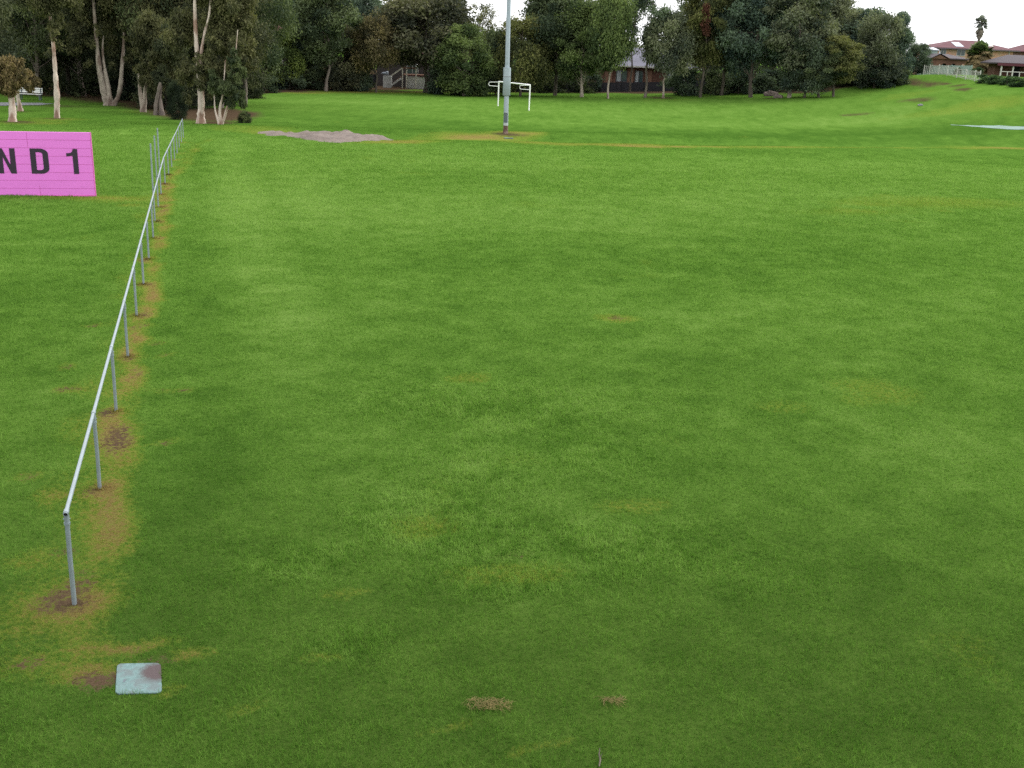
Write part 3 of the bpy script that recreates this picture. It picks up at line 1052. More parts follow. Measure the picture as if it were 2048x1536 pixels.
z0 = ph(251)
MB().tube([pc(-.3), pc(.25), pc(z0)], [.19, .158, .152], 20).build("pole_base", M_RUST, pole)
MB().tube([pc(z0), pc(ph(246))], [.162, .162], 20).build("zinc_band", M_POLEBAND, pole)
MB().tube([pc(ph(246)), pc(ph(190)), pc(ph(40)), pc(18.0)], [.158, .154, .138, .09], 24).build("shaft", M_POLE, pole)
m = MB()
za, zb = ph(246) + .03, ph(225)
arc = []
for k in range(9):
    t = math.radians(-150 + 105 * k / 8)
    arc.append((math.cos(t) * .168, math.sin(t) * .168))
vs = []
for z in (za, zb):
    for x, y in arc:
        vs.append((x + lean * z, y, z))
    for x, y in arc:
        vs.append((x * .9 + lean * z, y * .9, z))
fs = []
for k in range(8):
    fs += [(k, k + 1, 18 + k + 1, 18 + k), (k, 9 + k, 10 + k, k + 1), (18 + k, 19 + k, 28 + k, 27 + k)]
m.add(vs, fs)
m.build("access_panel", M_POLEDARK, pole)
MB().tube([(.0 + lean * zb, -.172, zb), (.0 + lean * zb, -.20, zb + .08)], [.05, .03], 8).build("panel_latch", M_POLEBAND, pole)
zc0, zc1, zs = ph(191), ph(135), ph(153.5)
co_ = MB().tube([pc(zc0), pc(zc0 + .02), pc(zs - .012)], [.225, .245, .245], 28).tube([pc(zs + .012), pc(zc1)], [.245, .245], 28)
co_ = co_.build("sleeve", M_POLE, pole)
MB().tube([pc(zs - .012), pc(zs + .012)], .238, 28).build("sleeve_joint", M_PINKEDGE if False else M_RUST, co_)
m = MB()
for s in (-1, 1):
    m.box((lean * 17.2 + s * .5, 0, 17.2), (.9, .09, .09), 0, .01)
m.build("cross_arm", M_GALV, pole)
for s in (-.75, -.25, .25, .75):
    MB().box((lean * 17.2 + s, -.12, 17.45), (.42, .25, .36), 0, .03).build("floodlight", M_POLEDARK, pole)
p = gp(1017, 277)
pl = MB().box((0, 0, .02), (.6, .24, .06), .05, .02)
tag(pl.build("footing_slab", M_CONC, None, (p[0], p[1], Hs(p[0], p[1]))), "small pale concrete slab in the soil just before the light pole", "slab")

# ------------------------------------------------------------------ goal
gl, gr = gp(996, 212), gp(1058, 221)
goal = empty("goal_frame", tuple(gr))
tag(goal, "white football goal frame without a net on the far field", "goal")
GH = 2.28
A = np.array([0, 0, 0.0])
B = gl - gr
back = np.array([-B[1], B[0], 0])
back = back / np.linalg.norm(back)
for nm, q in (("right", A), ("left", B)):
    zq = q[2]
    MB().tube([q + [0, 0, -.1], q + [0, 0, GH]], .062, 16).build("goal_post", M_WHITE, goal)
MB().tube([A + [0, 0, GH], B + [0, 0, GH]], .062, 16).build("crossbar", M_WHITE, goal)
for px0, px1, yt, yb, q in ((975.5, 995, 164, 172, B), (1037, 1057, 173, 178.5, A)):
    dpt = (gl if q is B else gr)[1]
    wdt = (px1 - px0) * dpt / F_PX
    # hoop runs back from the post, away from the pitch
    dirv = np.array([-.93, .37, 0])
    Lh = wdt / .93
    base = np.array(q, float)
    pts = [base + [0, 0, GH - .03]]
    for k in range(7):
        t = math.pi / 2 - math.pi * k / 6
        pts.append(base + dirv * (Lh - .14 + .14 * math.cos(t)) + np.array([0, 0, GH - .25 + .17 * math.sin(t)]))
    pts.append(base + [0, 0, GH - .44])
    MB().tube(pts, .026, 8).build("net_hoop", M_WHITE, goal)


# ------------------------------------------------------------------ trees
def crown_mesh(name, clumps, leaf, per, droop, seed, aspect=.42):
    """clumps: (x, y, z, rx, ry, rz, tint); many leaf-sized faces spread through each clump's volume"""
    g = np.random.default_rng(seed)
    cl = np.array(clumps, float)
    vol = np.cbrt(cl[:, 3] * cl[:, 4] * cl[:, 5])
    cnt = np.maximum((per * (vol / vol.mean()) ** 2).astype(int), 12)
    idx = np.repeat(np.arange(len(cl)), cnt)
    n = len(idx)
    d = g.normal(size=(n, 3))
    d /= np.linalg.norm(d, axis=1)[:, None]
    r = g.random(n) ** .42 * (1 + .22 * g.normal(size=n))
    c = cl[idx]
    P = c[:, :3] + d * r[:, None] * c[:, 3:6]
    ax = g.normal(size=(n, 3)) + d * .5
    ax[:, 2] -= droop
    ax /= np.linalg.norm(ax, axis=1)[:, None]
    wd = np.cross(ax, g.normal(size=(n, 3)))
    wd /= np.linalg.norm(wd, axis=1)[:, None]
    s = leaf * (.55 + .9 * g.random(n))[:, None]
    V = np.empty((n, 4, 3), np.float32)
    V[:, 0] = P - ax * s * .5
    V[:, 1] = P + wd * s * aspect * .5
    V[:, 2] = P + ax * s * .5
    V[:, 3] = P - wd * s * aspect * .5
    me = raw_mesh(name, V.reshape(-1, 3), np.arange(4 * n), np.full(n, 4), m_leaf)
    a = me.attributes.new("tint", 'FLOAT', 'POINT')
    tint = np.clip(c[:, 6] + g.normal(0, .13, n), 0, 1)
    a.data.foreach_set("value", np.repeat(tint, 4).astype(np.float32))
    return me


def wander(g, a, b, k, amp):
    a, b = np.array(a, float), np.array(b, float)
    L_ = np.linalg.norm(b - a)
    out = []
    for i in range(k + 1):
        t = i / k
        out.append(a + (b - a) * t + g.normal(size=3) * amp * L_ * math.sin(math.pi * t) * (1 if 0 < i < k else 0))
    return out


def tree_proto(seed, h, r, clear, ncl, style, leaf, per, droop, tr, lean=(0, 0)):
    """returns trunk builder (MB) and crown mesh for a tree of height h, crown radius r, base at origin"""
    g = np.random.default_rng(seed)
    T = MB()
    top = np.array([lean[0], lean[1], h * .93])
    tp = wander(g, (0, 0, -.15), top, 8, .02)
    rad = [tr * (1.25 if i == 0 else (1 - .88 * i / 8)) for i in range(9)]
    T.tube(tp, rad, 9)
    tpa = np.array(tp)
    clumps = []
    for k in range(ncl):
        u = (k + g.random()) / ncl
        if style == "gum":
            t = clear + (1 - clear) * u ** .9
            prof = math.sin(math.pi * min(max((t - clear) / (1 - clear) * .85 + .12, 0), 1)) ** .6
            rr = r * prof * (.35 + .75 * g.random())
            cr = r * (.17 + .17 * g.random())
        elif style == "bushy":
            t = clear + (1 - clear) * u
            q_ = (t - clear) / (1 - clear)
            prof = math.sqrt(max(1 - (2 * q_ - .85) ** 2 / 1.4, .05))
            rr = r * prof * (.55 + .35 * g.random())
            cr = r * (.20 + .16 * g.random())
        else:                                            # airy
            t = clear + (1 - clear) * u
            prof = (1 - .55 * (t - clear) / (1 - clear))
            rr = r * prof * (.15 + .95 * g.random())
            cr = r * (.13 + .12 * g.random())
        a = g.random() * 2 * math.pi + k * 2.4
        zt = t * h
        i = min(int(zt / (h * .93) * 8), 7)
        fr = zt / (h * .93) * 8 - i
        cen = tpa[i] + (tpa[i + 1] - tpa[i]) * min(fr, 1)
        p = np.array([cen[0] + math.cos(a) * rr, cen[1] + math.sin(a) * rr, min(zt, h - cr * .6)])
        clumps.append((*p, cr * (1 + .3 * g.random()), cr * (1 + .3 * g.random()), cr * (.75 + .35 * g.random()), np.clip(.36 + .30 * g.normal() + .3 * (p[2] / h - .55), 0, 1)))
        if k % 2 == 0 and rr > r * .25:
            j = max(min(i - 1, 6), 1)
            st = tpa[j] + (tpa[j + 1] - tpa[j]) * g.random()
            T.tube(wander(g, st, p, 4, .06), [tr * .32 * (1 - t * .5), tr * .26, tr * .18, tr * .12, tr * .05], 6, cap=False)
    return T, crown_mesh("crown", clumps, leaf, per, droop, seed + 100)


PROTO = {}


def proto(key, *a, **k):
    PROTO[key] = tree_proto(*a, **k)


# far prototypes (seen from 110 m and more), unit sizes in metres
proto("gum1", 1, 12, 3.6, .26, 74, "gum", .31, 400, .5, .20)
proto("gum2", 2, 13, 3.8, .22, 76, "gum", .31, 400, .5, .22, lean=(.5, .2))
proto("gum3", 3, 12, 3.2, .30, 64, "gum", .30, 380, .8, .18, lean=(-.5, .1))
proto("bushy1", 4, 8, 3.6, .10, 58, "bushy", .30, 390, .3, .18)
proto("bushy2", 5, 8, 3.6, .16, 52, "bushy", .30, 390, .3, .17)
proto("bushy3", 6, 9, 3.2, .07, 60, "bushy", .30, 380, .6, .17)
proto("airy1", 7, 13, 3.2, .30, 58, "airy", .28, 85, .3, .17)
proto("airy2", 8, 12, 3.6, .36, 52, "airy", .30, 90, .2, .17, lean=(.4, 0))
proto("dome1", 14, 8, 3.6, .36, 60, "bushy", .30, 390, .4, .17)
proto("dome2", 15, 8, 3.4, .40, 54, "bushy", .30, 390, .5, .16)
proto("airy3", 16, 13, 3.2, .43, 62, "airy", .28, 120, .3, .17)
proto("shrub1", 9, 3, 1.8, .02, 34, "bushy", .24, 170, .2, .06)
proto("shrub2", 10, 3, 1.9, .04, 30, "bushy", .24, 170, .4, .06)
# nearer prototypes for the grove (65 to 105 m), finer drooping leaves
proto("grove1", 21, 12, 3.4, .22, 90, "gum", .20, 330, 1.4, .20)
proto("grove2", 22, 12, 3.4, .20, 90, "gum", .20, 330, 1.4, .20, lean=(.4, .2))
proto("grove3", 23, 11, 3.2, .26, 84, "gum", .20, 330, 1.6, .18, lean=(-.4, 0))
proto("thicket1", 24, 4, 2.2, .02, 50, "bushy", .17, 300, .5, .07)
proto("thicket2", 25, 4, 2.2, .03, 50, "bushy", .17, 300, .9, .07)
_trunk_mesh = {}


def place(name, key, x, y, h, rw, rz, col, bark, label, cat="tree", group=None, z=None):
    """a tree: trunk and crown, copied mesh data"""
    T, cm = PROTO[key]
    tk = (key, bark.name)
    z = Hs(x, y) - .05 if z is None else z
    root = empty(name, (x, y, z), 0)
    hm_ = max(v[2] for v in T.v) / .93
    if tk not in _trunk_mesh:
        to = T.build("trunk" if name != "shrub" else "stem", bark, root)
        _trunk_mesh[tk] = to
    else:
        to = _trunk_mesh[tk].copy()
        to.name = "trunk" if name != "shrub" else "stem"
        C.objects.link(to)
        to.parent = root
    co = bpy.data.objects.new("crown" if name != "shrub" else "foliage", cm)
    C.objects.link(co)
    co.parent = root
    r0 = {"gum1": 3.6, "gum2": 3.8, "gum3": 3.2, "bushy1": 3.6, "bushy2": 3.6, "bushy3": 3.2, "airy1": 3.2, "airy2": 3.6, "airy3": 3.2, "dome1": 3.6, "dome2": 3.4, "shrub1": 1.8, "shrub2": 1.9,
          "grove1": 3.4, "grove2": 3.4, "grove3": 3.2, "thicket1": 2.2, "thicket2": 2.2}[key]
    h0 = {"gum1": 12, "gum2": 13, "gum3": 12, "bushy1": 8, "bushy2": 8, "bushy3": 9, "airy1": 13, "airy2": 12, "airy3": 13, "dome1": 8, "dome2": 8, "shrub1": 3, "shrub2": 3,
          "grove1": 12, "grove2": 12, "grove3": 11, "thicket1": 4, "thicket2": 4}[key]
    for o in (to, co):
        o.rotation_euler = (0, 0, rz)
        o.scale = (rw / r0, rw / r0, h / h0)
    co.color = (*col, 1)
    tag(root, label, cat, group)
    return root


DK = (.066, .088, .056)
DKB = (.062, .088, .072)
OLV = (.084, .094, .044)
MID = (.072, .102, .046)
LGT = (.092, .124, .044)
RUS = (.092, .082, .052)
BRN = (.074, .078, .058)
GRY = (.086, .102, .078)
BLG = (.074, .108, .094)
TL = "trees of the treeline beyond the field"
BT = {"d": M_DARKBARK, "g": M_GREYBARK, "p": M_PALEBARK}

# px of the trunk, top px, half-width px, depth, prototype, colour, bark, label
TREES = [
    (525, -30, 44, 117, "gum1", DK, "g", "dark green tree at the left end of the far treeline, next to the grove"),
    (566, 66, 32, 124, "bushy2", LGT, "d", "small bright green leafy tree between dark trees, left part of the treeline"),
    (608, -40, 46, 130, "gum2", BLG, "d", "tall bluish dark tree rising behind the small bright green tree"),
    (651, -50, 48, 125, "gum3", DK, "g", "tall dark gum with a grey trunk, behind the left part of the sand heap"),
    (690, 58, 36, 128, "bushy1", BRN, "d", "brownish green rounded tree between the tall grey-trunked gum and the rusty one"),
    (752, 40, 36, 127, "dome2", RUS, "d", "rusty olive crowned tree left above the pale stair house"),
    (735, -20, 26, 152, "gum1", BLG, "d", "very dark tall crown behind the rusty tree, with a sky gap at its left"),
    (850, -6, 76, 131, "dome1", BRN, "d", "broad dark domed tree spreading above the pale stair house"),
    (800, 6, 30, 153, "bushy1", LGT, "d", "light green crown showing at the left shoulder of the broad domed tree"),
    (928, 54, 44, 127, "bushy3", MID, "g", "mid green bushy tree left of the light pole, right of the domed tree"),
    (962, 8, 30, 152, "airy2", OLV, "d", "airy tree with sky showing through, directly left of the light pole"),
    (915, -34, 24, 158, "airy1", DK, "d", "dark thin crown hanging above the domed tree at the top edge"),
    (1042, 40, 42, 129, "bushy2", OLV, "d", "olive bushy tree directly behind the goal and right of the light pole"),
    (992, 64, 26, 131, "bushy1", DK, "d", "low dark tree filling the gap directly behind the light pole"),
    (1112, -34, 50, 132, "gum1", DK, "d", "large dark tree right of the goal, widest of those beside the twisted trunk"),
    (1166, 8, 46, 129, "gum2", MID, "p", "olive green tree with a pale twisted trunk leaning right"),
    (1219, -8, 36, 126, "dome1", MID, "p", "tree with a straight pale trunk at the left end of the grey-roofed house"),
    (1262, -60, 30, 140, "airy3", DKB, "d", "thin dark tree full of sky gaps above the grey roof"),
    (1293, -80, 40, 128, "airy3", DKB, "g", "tall airy tree with sky holes and a long dark trunk before the brick house"),
    (1330, 30, 38, 127, "dome2", GRY, "p", "grey green tree on twin pale trunks before the grey-roofed house"),
    (1370, -60, 36, 142, "airy1", DKB, "d", "tall dark tree behind the grey green twin-trunked tree"),
    (1404, -50, 38, 128, "gum3", OLV, "d", "tall olive tree with yellowish tips and one dead rusty branch"),
    (1446, -60, 46, 131, "gum1", BLG, "d", "tall dense bluish tree right of the one with the dead rusty branch"),
    (1506, -70, 50, 127, "gum2", BLG, "d", "massive dark bluish tree left of the rock pile"),
    (1583, -30, 52, 125, "gum3", GRY, "p", "grey brown gum with bare pale limbs right of the rock pile"),
    (1614, 78, 40, 124, "bushy2", DKB, "d", "low dark tree on a short bare trunk, first of three leaning ones"),
    (1643, 84, 34, 123, "gum2", DK, "d", "small dark tree with a trunk leaning right, middle of three leaning ones"),
    (1672, 74, 36, 123, "gum3", OLV, "d", "small olive tree with a bent trunk and yellow tips, last of three leaning ones"),
    (1652, -4, 44, 139, "gum1", GRY, "d", "tall grey green tree behind the three small leaning trees"),
    (1718, 22, 40, 136, "bushy3", BLG, "d", "bluish tree where the treeline begins to drop towards the open sky"),
    (1752, 32, 38, 131, "bushy1", GRY, "d", "rounded grey green tree near the right end of the treeline"),
    (1786, 60, 30, 132, "bushy3", BLG, "d", "dense bluish green tree that ends the treeline on the right"),
    (1788, 26, 15, 146, "gum3", BLG, "d", "knobbly narrow tree top standing out against the white sky"),
    (1832, 88, 20, 141, "bushy1", DKB, "d", "small dark round tree standing alone left of the white fence"),
    # behind
    (545, -60, 46, 150, "gum2", DKB, "d", "dark tree behind the red-roofed house at the left of the treeline"),
    (635, 20, 44, 152, "gum1", DK, "d", "dark filler tree behind the tall grey-trunked gum"),
    (700, -60, 44, 156, "gum3", DKB, "d", "tall dark tree behind the brownish rounded tree"),
    (1078, 20, 40, 158, "gum2", DK, "d", "dark tree behind the gap between the goal and the large dark tree"),
    (1150, -10, 36, 160, "airy2", DKB, "d", "dark thin tree behind the one with the twisted trunk"),
    (1470, 10, 46, 150, "gum3", DKB, "d", "dark tree behind the two bluish giants"),
    (1545, -40, 46, 150, "gum1", BLG, "d", "tall bluish tree behind the rock pile"),
    (1415, 20, 40, 156, "gum2", DKB, "d", "dark tree behind the one with the dead rusty branch"),
    (1610, -20, 36, 150, "gum2", BLG, "d", "bluish tree seen behind the bare pale limbs"),
    (1690, 20, 30, 150, "gum1", BLG, "d", "narrow bluish top between the tall grey green tree and the drop of the treeline"),
]
tree_objs = {}
for k, (px, top, hw, d, key, col, bk, label) in enumerate(TREES):
    q = at(px, 150, d)
    x = q[0]
    z = Hs(x, d)
    zt = at(px, top, d)[2]
    rw = hw * d / F_PX / .80
    j = .9 + .2 * rnd.random()
    nm = "gum_tree" if key[:3] in ("gum", "air") else "leafy_tree"
    tree_objs[px] = place(nm, key, x, d, max(zt - z, 1.5) * 1.02, rw, rnd.random() * 6.28, tuple(c_ * j for c_ in col), BT[bk], label, "tree", TL)
# the dead rusty branch
q = at(1405, 42, 127.2)
rt = tree_objs[1404]
dm = crown_mesh("dead_branch", [(q[0] - rt.location[0] + dx_, q[1] - 2.2 - rt.location[1], q[2] - rt.location[2] + dz_, .45, .4, .6, .5) for dx_, dz_ in ((0, .9), (.1, .2), (-.1, -.5), (0, 1.3), (.15, -1.1))], .28, 170, .8, 333)
o = bpy.data.objects.new("dead_branch", dm)
o.color = (.065, .030, .026, 1)
o.parent = rt
C.objects.link(o)

SHRUBS = [(528, 150, 34, 116, DK, "dark shrub under the first tree of the treeline"), (578, 140, 34, 124, DKB, "dark shrub under the small bright green tree"),
          (628, 138, 34, 127, DK, "dark shrub left of the grey gum trunk"), (672, 140, 32, 128, BRN, "brownish shrub right of the grey gum trunk"),
          (715, 132, 32, 129, DKB, "dark shrub between the brownish rounded tree and the pale wall"), (884, 130, 30, 129, DKB, "dark shrub right of the pale retaining wall"),
          (925, 136, 34, 129, DK, "dark shrub under the mid green bushy tree"), (968, 138, 28, 132, DKB, "dark shrub behind the left goal post"),
          (1104, 146, 30, 140, DK, "dark shrub behind the right goal post"), (1366, 138, 36, 132, DKB, "large dark shrub right of the twin pale trunks"),
          (1432, 142, 34, 133, DK, "dark shrub right of the olive tree's trunk"), (1480, 138, 36, 133, DKB, "dark shrub left of the massive bluish tree's trunk"),
          (1540, 140, 34, 134, DKB, "dark shrub behind the rock pile"), (1610, 140, 36, 138, DK, "dark shrub behind the first leaning trunk"),
          (1672, 142, 34, 138, DKB, "dark shrub behind the last leaning trunk"), (1725, 136, 34, 134, DK, "dark shrub beneath the start of the drop in the treeline"),
          (1768, 134, 36, 131, DKB, "dense dark shrub at the right foot of the treeline"), (1800, 140, 22, 131, DK, "outermost dark shrub at the right foot of the treeline"),
          (1180, 146, 26, 141, DKB, "dark shrub behind the pale twisted trunk"), (1020, 150, 30, 141, OLV, "olive shrub seen between the light pole and the goal")]
for k, (px, top, hw, d, col, label) in enumerate(SHRUBS):
    q = at(px, 150, d)
    z = Hs(q[0], d)
    zt = at(px, top, d)[2]
    place("shrub", "shrub1" if k % 2 else "shrub2", q[0], d, max(zt - z, 1.2), hw * d / F_PX, rnd.random() * 6.28, col, M_DARKBARK, label, "shrub", "shrubs under the far treeline")


# the wood further back, one mass
g = np.random.default_rng(404)
cl = []
for _ in range(1500):
    px = 470 + 1300 * g.random()
    d = 162 + 26 * g.random()
    top = np.interp(px, [470, 890, 920, 1050, 1065, 1210, 1235, 1330, 1350, 1670, 1690, 1770], [-20, -10, 62, 62, -14, -6, 66, 62, -10, 0, 50, 86]) + 20 * g.random()
    zt = at(px, top, d)[2]
    q = at(px, 150, d)
    zg = 0.4 + .05 * max(q[0], 0)
    z = zg + (zt - zg) * g.random() ** .8
    r_ = .8 + .8 * g.random()
    cl.append((q[0], d, z, r_, r_, r_ * .9, np.clip(.3 + .3 * g.normal(), 0, 1)))
wood = bpy.data.objects.new("background_wood", crown_mesh("background_wood", cl, .42, 60, .3, 405))
C.objects.link(wood)
wood.color = (*DK, 1)
tag(wood, "dark wood behind the treeline that reads as one mass", "wood", kind="stuff")


g = np.random.default_rng(808)
cl = []
for _ in range(1500):
    if g.random() < .68:
        px = 480 + 1320 * g.random()
        if 742 < px < 872 or 1192 < px < 1398:
            continue
        y0_ = np.interp(px, [480, 700, 1000, 1200, 1500, 1800], [122, 131, 137, 137, 134, 134])
        d = y0_ + 18 * g.random() ** 1.5
    else:
        px = -120 + 620 * g.random()
        d = (93 if px < 330 else 104) + 24 * g.random()
    q = at(px, 170, d)
    hz_ = 1.2 + 2.4 * g.random()
    r_ = .5 + .5 * g.random()
    cl.append((q[0], d, Hs(q[0], d) + hz_ * g.random(), r_, r_, r_ * .8, np.clip(.3 + .3 * g.normal(), 0, 1)))
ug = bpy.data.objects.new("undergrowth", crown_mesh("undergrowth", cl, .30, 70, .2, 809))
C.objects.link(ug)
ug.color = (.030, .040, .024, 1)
tag(ug, "dark undergrowth on the shaded floor beneath the trees", "undergrowth", kind="stuff")


# ---- the grove on the left: trees whose trunks are seen, traced stem by stem at their own distance
def hero(name, px, py, stems, clumps, col, bark, label, leaf=.2, per=210, droop=1.4, seed=0, depth=None):
    """stems: [(list of (px, py)), base radius, top radius]; clumps: (px, py, rx px, ry px, depth offset m, tint)"""
    g = np.random.default_rng(seed + 500)
    base = gp(px, py) if depth is None else at(px, py, depth)
    d = base[1]
    root = empty(name, tuple(base))
    tag(root, label, "tree", "trees of the grove on the left")
    T = MB()
    for pts, r0, r1 in stems:
        W = [at(a, b_, d) - base for a, b_ in pts]
        yo = (g.random() - .5) * .8
        W = [w + np.array([0, yo * (k / max(len(W) - 1, 1)), 0]) for k, w in enumerate(W)]
        # resample smoothly
        P = []
        n = len(W)
        for k in range(n - 1):
            for t in np.linspace(0, 1, 4, endpoint=False):
                a, b_, c_, e_ = W[max(k - 1, 0)], W[k], W[k + 1], W[min(k + 2, n - 1)]
                P.append(.5 * (2 * b_ + (-a + c_) * t + (2 * a - 5 * b_ + 4 * c_ - e_) * t * t + (-a + 3 * b_ - 3 * c_ + e_) * t ** 3))
        P.append(W[-1])
        P[0] = P[0] - np.array([0, 0, .12])
        m_ = len(P)
        rad = [r0 * (1.28 - .28 * min(k / 2, 1)) + (r1 - r0) * k / (m_ - 1) for k in range(m_)]
        rad = [max(q_ * (1 + .10 * g.normal()), .02) for q_ in rad]
        T.tube(P, rad, 10)
    T.build("trunk", bark, root)
    cl = []
    for a, b_, rx, ry, dy, tint in clumps:
        k = F_PX / (d + dy)
        n = max(int(rx * ry / 58), 4)
        c0 = at(a, b_, d + dy) - base
        for _ in range(n):
            v = g.normal(size=3)
            v /= np.linalg.norm(v)
            rr = g.random() ** .45
            R_ = np.array([rx / k, (rx + ry) / 2 / k, ry / k])
            s = np.cbrt(R_.prod()) * (.22 + .2 * g.random())
            s = min(max(s, .22), .8)
            cl.append((*(c0 + v * rr * R_ * .85), s, s, s * .95, np.clip(tint + .2 * g.normal(), 0, 1)))
    cm = crown_mesh("crown", cl, leaf, per, droop, seed + 900, .36)
    o = bpy.data.objects.new("crown", cm)
    C.objects.link(o)
    o.parent = root
    o.color = (*col, 1)
    return root


G_DK, G_OL, G_BR, G_MD = (.048, .058, .038), (.066, .071, .042), (.095, .078, .048), (.056, .074, .042)
hero("paperbark_tree", 25, 243, [([(25, 243), (24, 222), (21, 200), (17, 180), (14, 160), (10, 135)], .235, .10), ([(19, 185), (27, 165), (34, 148)], .1, .05)],
     [(8, 150, 34, 34, 0, .5), (22, 142, 40, 24, -.2, .5), (4, 172, 38, 18, -.4, .5), (38, 172, 20, 14, .1, .55), (30, 165, 16, 18, -.3, .6), (-25, 160, 28, 30, .3, .4), (12, 132, 26, 16, 0, .6)], G_BR, M_PAPER,
     "stout leaning pinkish paperbark with a low brownish crown at the left picture edge", seed=1)
hero("paperbark_tree", 41, 222, [([(41, 222), (39, 205), (37, 190), (40, 170), (46, 155)], .19, .08)], [(56, 160, 22, 18, 0, .5), (62, 168, 16, 14, -.2, .6), (48, 150, 18, 12, .2, .5), (45, 152, 16, 12, .2, .6), (66, 174, 9, 8, 0, .7)], G_BR, M_PAPER,
     "smaller pinkish paperbark with a round brown crown before the white bench", seed=2)
hero("paperbark_tree", 114, 236, [([(114, 236), (114, 215), (114, 190), (112, 160), (110, 130), (108, 100), (104, 60), (100, 20), (97, -40)], .19, .08)],
     [(104, 62, 16, 22, -.3, .8), (112, 30, 22, 30, 0, .5), (80, -10, 50, 40, 0, .4), (126, -20, 40, 40, 0, .4), (95, 100, 14, 18, .4, .4), (118, 90, 12, 12, .4, .5)], G_OL, M_PAPER,
     "slender white-stemmed paperbark standing alone between the bench and the grove", seed=3)
hero("paperbark_tree", 220, 211, [([(216, 211), (211, 195), (206, 170), (201, 140), (198, 110), (196, 80), (193, 40), (188, -40)], .29, .09), ([(220, 211), (217, 180), (211, 150), (206, 120), (204, 95), (206, 70)], .24, .03),
                                  ([(226, 212), (236, 195), (241, 170), (243, 140), (246, 105), (248, 70), (250, 20), (256, -40)], .21, .07)],
     [(160, 30, 40, 40, .8, .4), (225, 20, 40, 40, .8, .4), (200, -20, 60, 40, 0, .4), (275, 60, 34, 40, 0, .5), (290, 10, 50, 40, .5, .4), (150, 80, 26, 34, .6, .4), (225, 90, 12, 30, .9, .3), (186, 96, 14, 22, -.6, .5), (180, 125, 12, 16, -.2, .5), (200, 62, 16, 20, -.7, .5), (250, 50, 14, 30, -.6, .5), (222, 135, 10, 26, .7, .35), (262, 110, 18, 24, .5, .4)],
     G_OL, M_PALEBARK, "big paperbark whose thick pale stems spread in a V", seed=4)
hero("paperbark_tree", 286, 224, [([(286, 224), (283, 205), (279, 185), (277, 168), (274, 140)], .2, .08), ([(288, 224), (290, 200), (290, 180), (294, 160), (300, 120)], .17, .07)],
     [(285, 120, 22, 26, 0, .4), (300, 150, 26, 26, -.3, .5), (320, 110, 30, 34, 0, .4), (330, 165, 24, 26, -.2, .4), (300, 60, 40, 40, .5, .4), (345, 130, 24, 40, .3, .4), (288, 158, 12, 14, -.6, .5), (310, 185, 16, 14, -.4, .4)], G_OL, M_PALEBARK,
     "paperbark forking low into two pale stems at the edge of the lawn", seed=5)
hero("paperbark_tree", 318, 230, [([(312, 229), (312, 210), (316, 190), (322, 165)], .16, .08), ([(324, 231), (321, 212), (318, 195), (320, 170)], .2, .09)],
     [(325, 150, 24, 22, .6, .3), (345, 175, 22, 20, .6, .3), (315, 170, 16, 14, .3, .3), (350, 90, 34, 40, .8, .4)], G_DK, M_GREYBARK,
     "dark brown twin-trunked paperbark beside the black-green thicket", seed=6)
hero("paperbark_tree", 402, 247, [([(402, 247), (402, 228), (403, 205), (401, 180), (399, 150), (396, 120), (394, 90), (392, 50), (391, 0), (391, -40)], .25, .075),
                                  ([(405, 206), (404, 160), (402, 125), (406, 90), (412, 60), (420, 30), (427, -30)], .12, .06)],
     [(450, 60, 40, 44, .4, .5), (470, 110, 34, 40, 0, .5), (440, 150, 30, 30, -.3, .4), (360, 60, 30, 50, .6, .4), (375, 150, 24, 34, .6, .4), (398, 152, 12, 34, -.9, .4), (418, 130, 16, 30, -.6, .45), (392, 120, 12, 22, -.9, .4), (404, 172, 14, 16, -.9, .4), (430, 95, 18, 24, -.7, .55), (372, 196, 12, 16, .2, .3), (465, 20, 46, 40, .2, .6), (420, -20, 60, 30, .8, .4), (425, 180, 14, 24, .9, .4), (490, 60, 24, 40, .5, .5), (500, 120, 18, 30, .4, .5)],
     G_OL, M_PAPER, "large paperbark with a bright peeling trunk before the mulch bed", seed=7)
hero("paperbark_tree", 441, 249, [([(439, 249), (434, 236), (429, 220), (427, 195), (424, 170)], .09, .02), ([(441, 249), (440, 230), (441, 212), (446, 190), (450, 150), (452, 120)], .1, .02), ([(443, 249), (450, 232), (456, 212), (464, 190), (470, 150), (474, 100), (478, 60)], .1, .02)],
     [(448, 175, 28, 24, -.2, .45), (470, 192, 18, 16, -.3, .4), (430, 160, 20, 24, -.3, .4), (478, 150, 20, 26, -.2, .5), (466, 205, 8, 8, -.3, .4), (488, 207, 9, 7, -.2, .5), (440, 198, 12, 10, .3, .3), (462, 165, 16, 20, -.7, .45), (468, 118, 14, 24, -.5, .5), (436, 178, 12, 14, -.6, .45)], G_MD, M_PAPER,
     "small paperbark with three thin white stems at the right end of the mulch bed", seed=8)
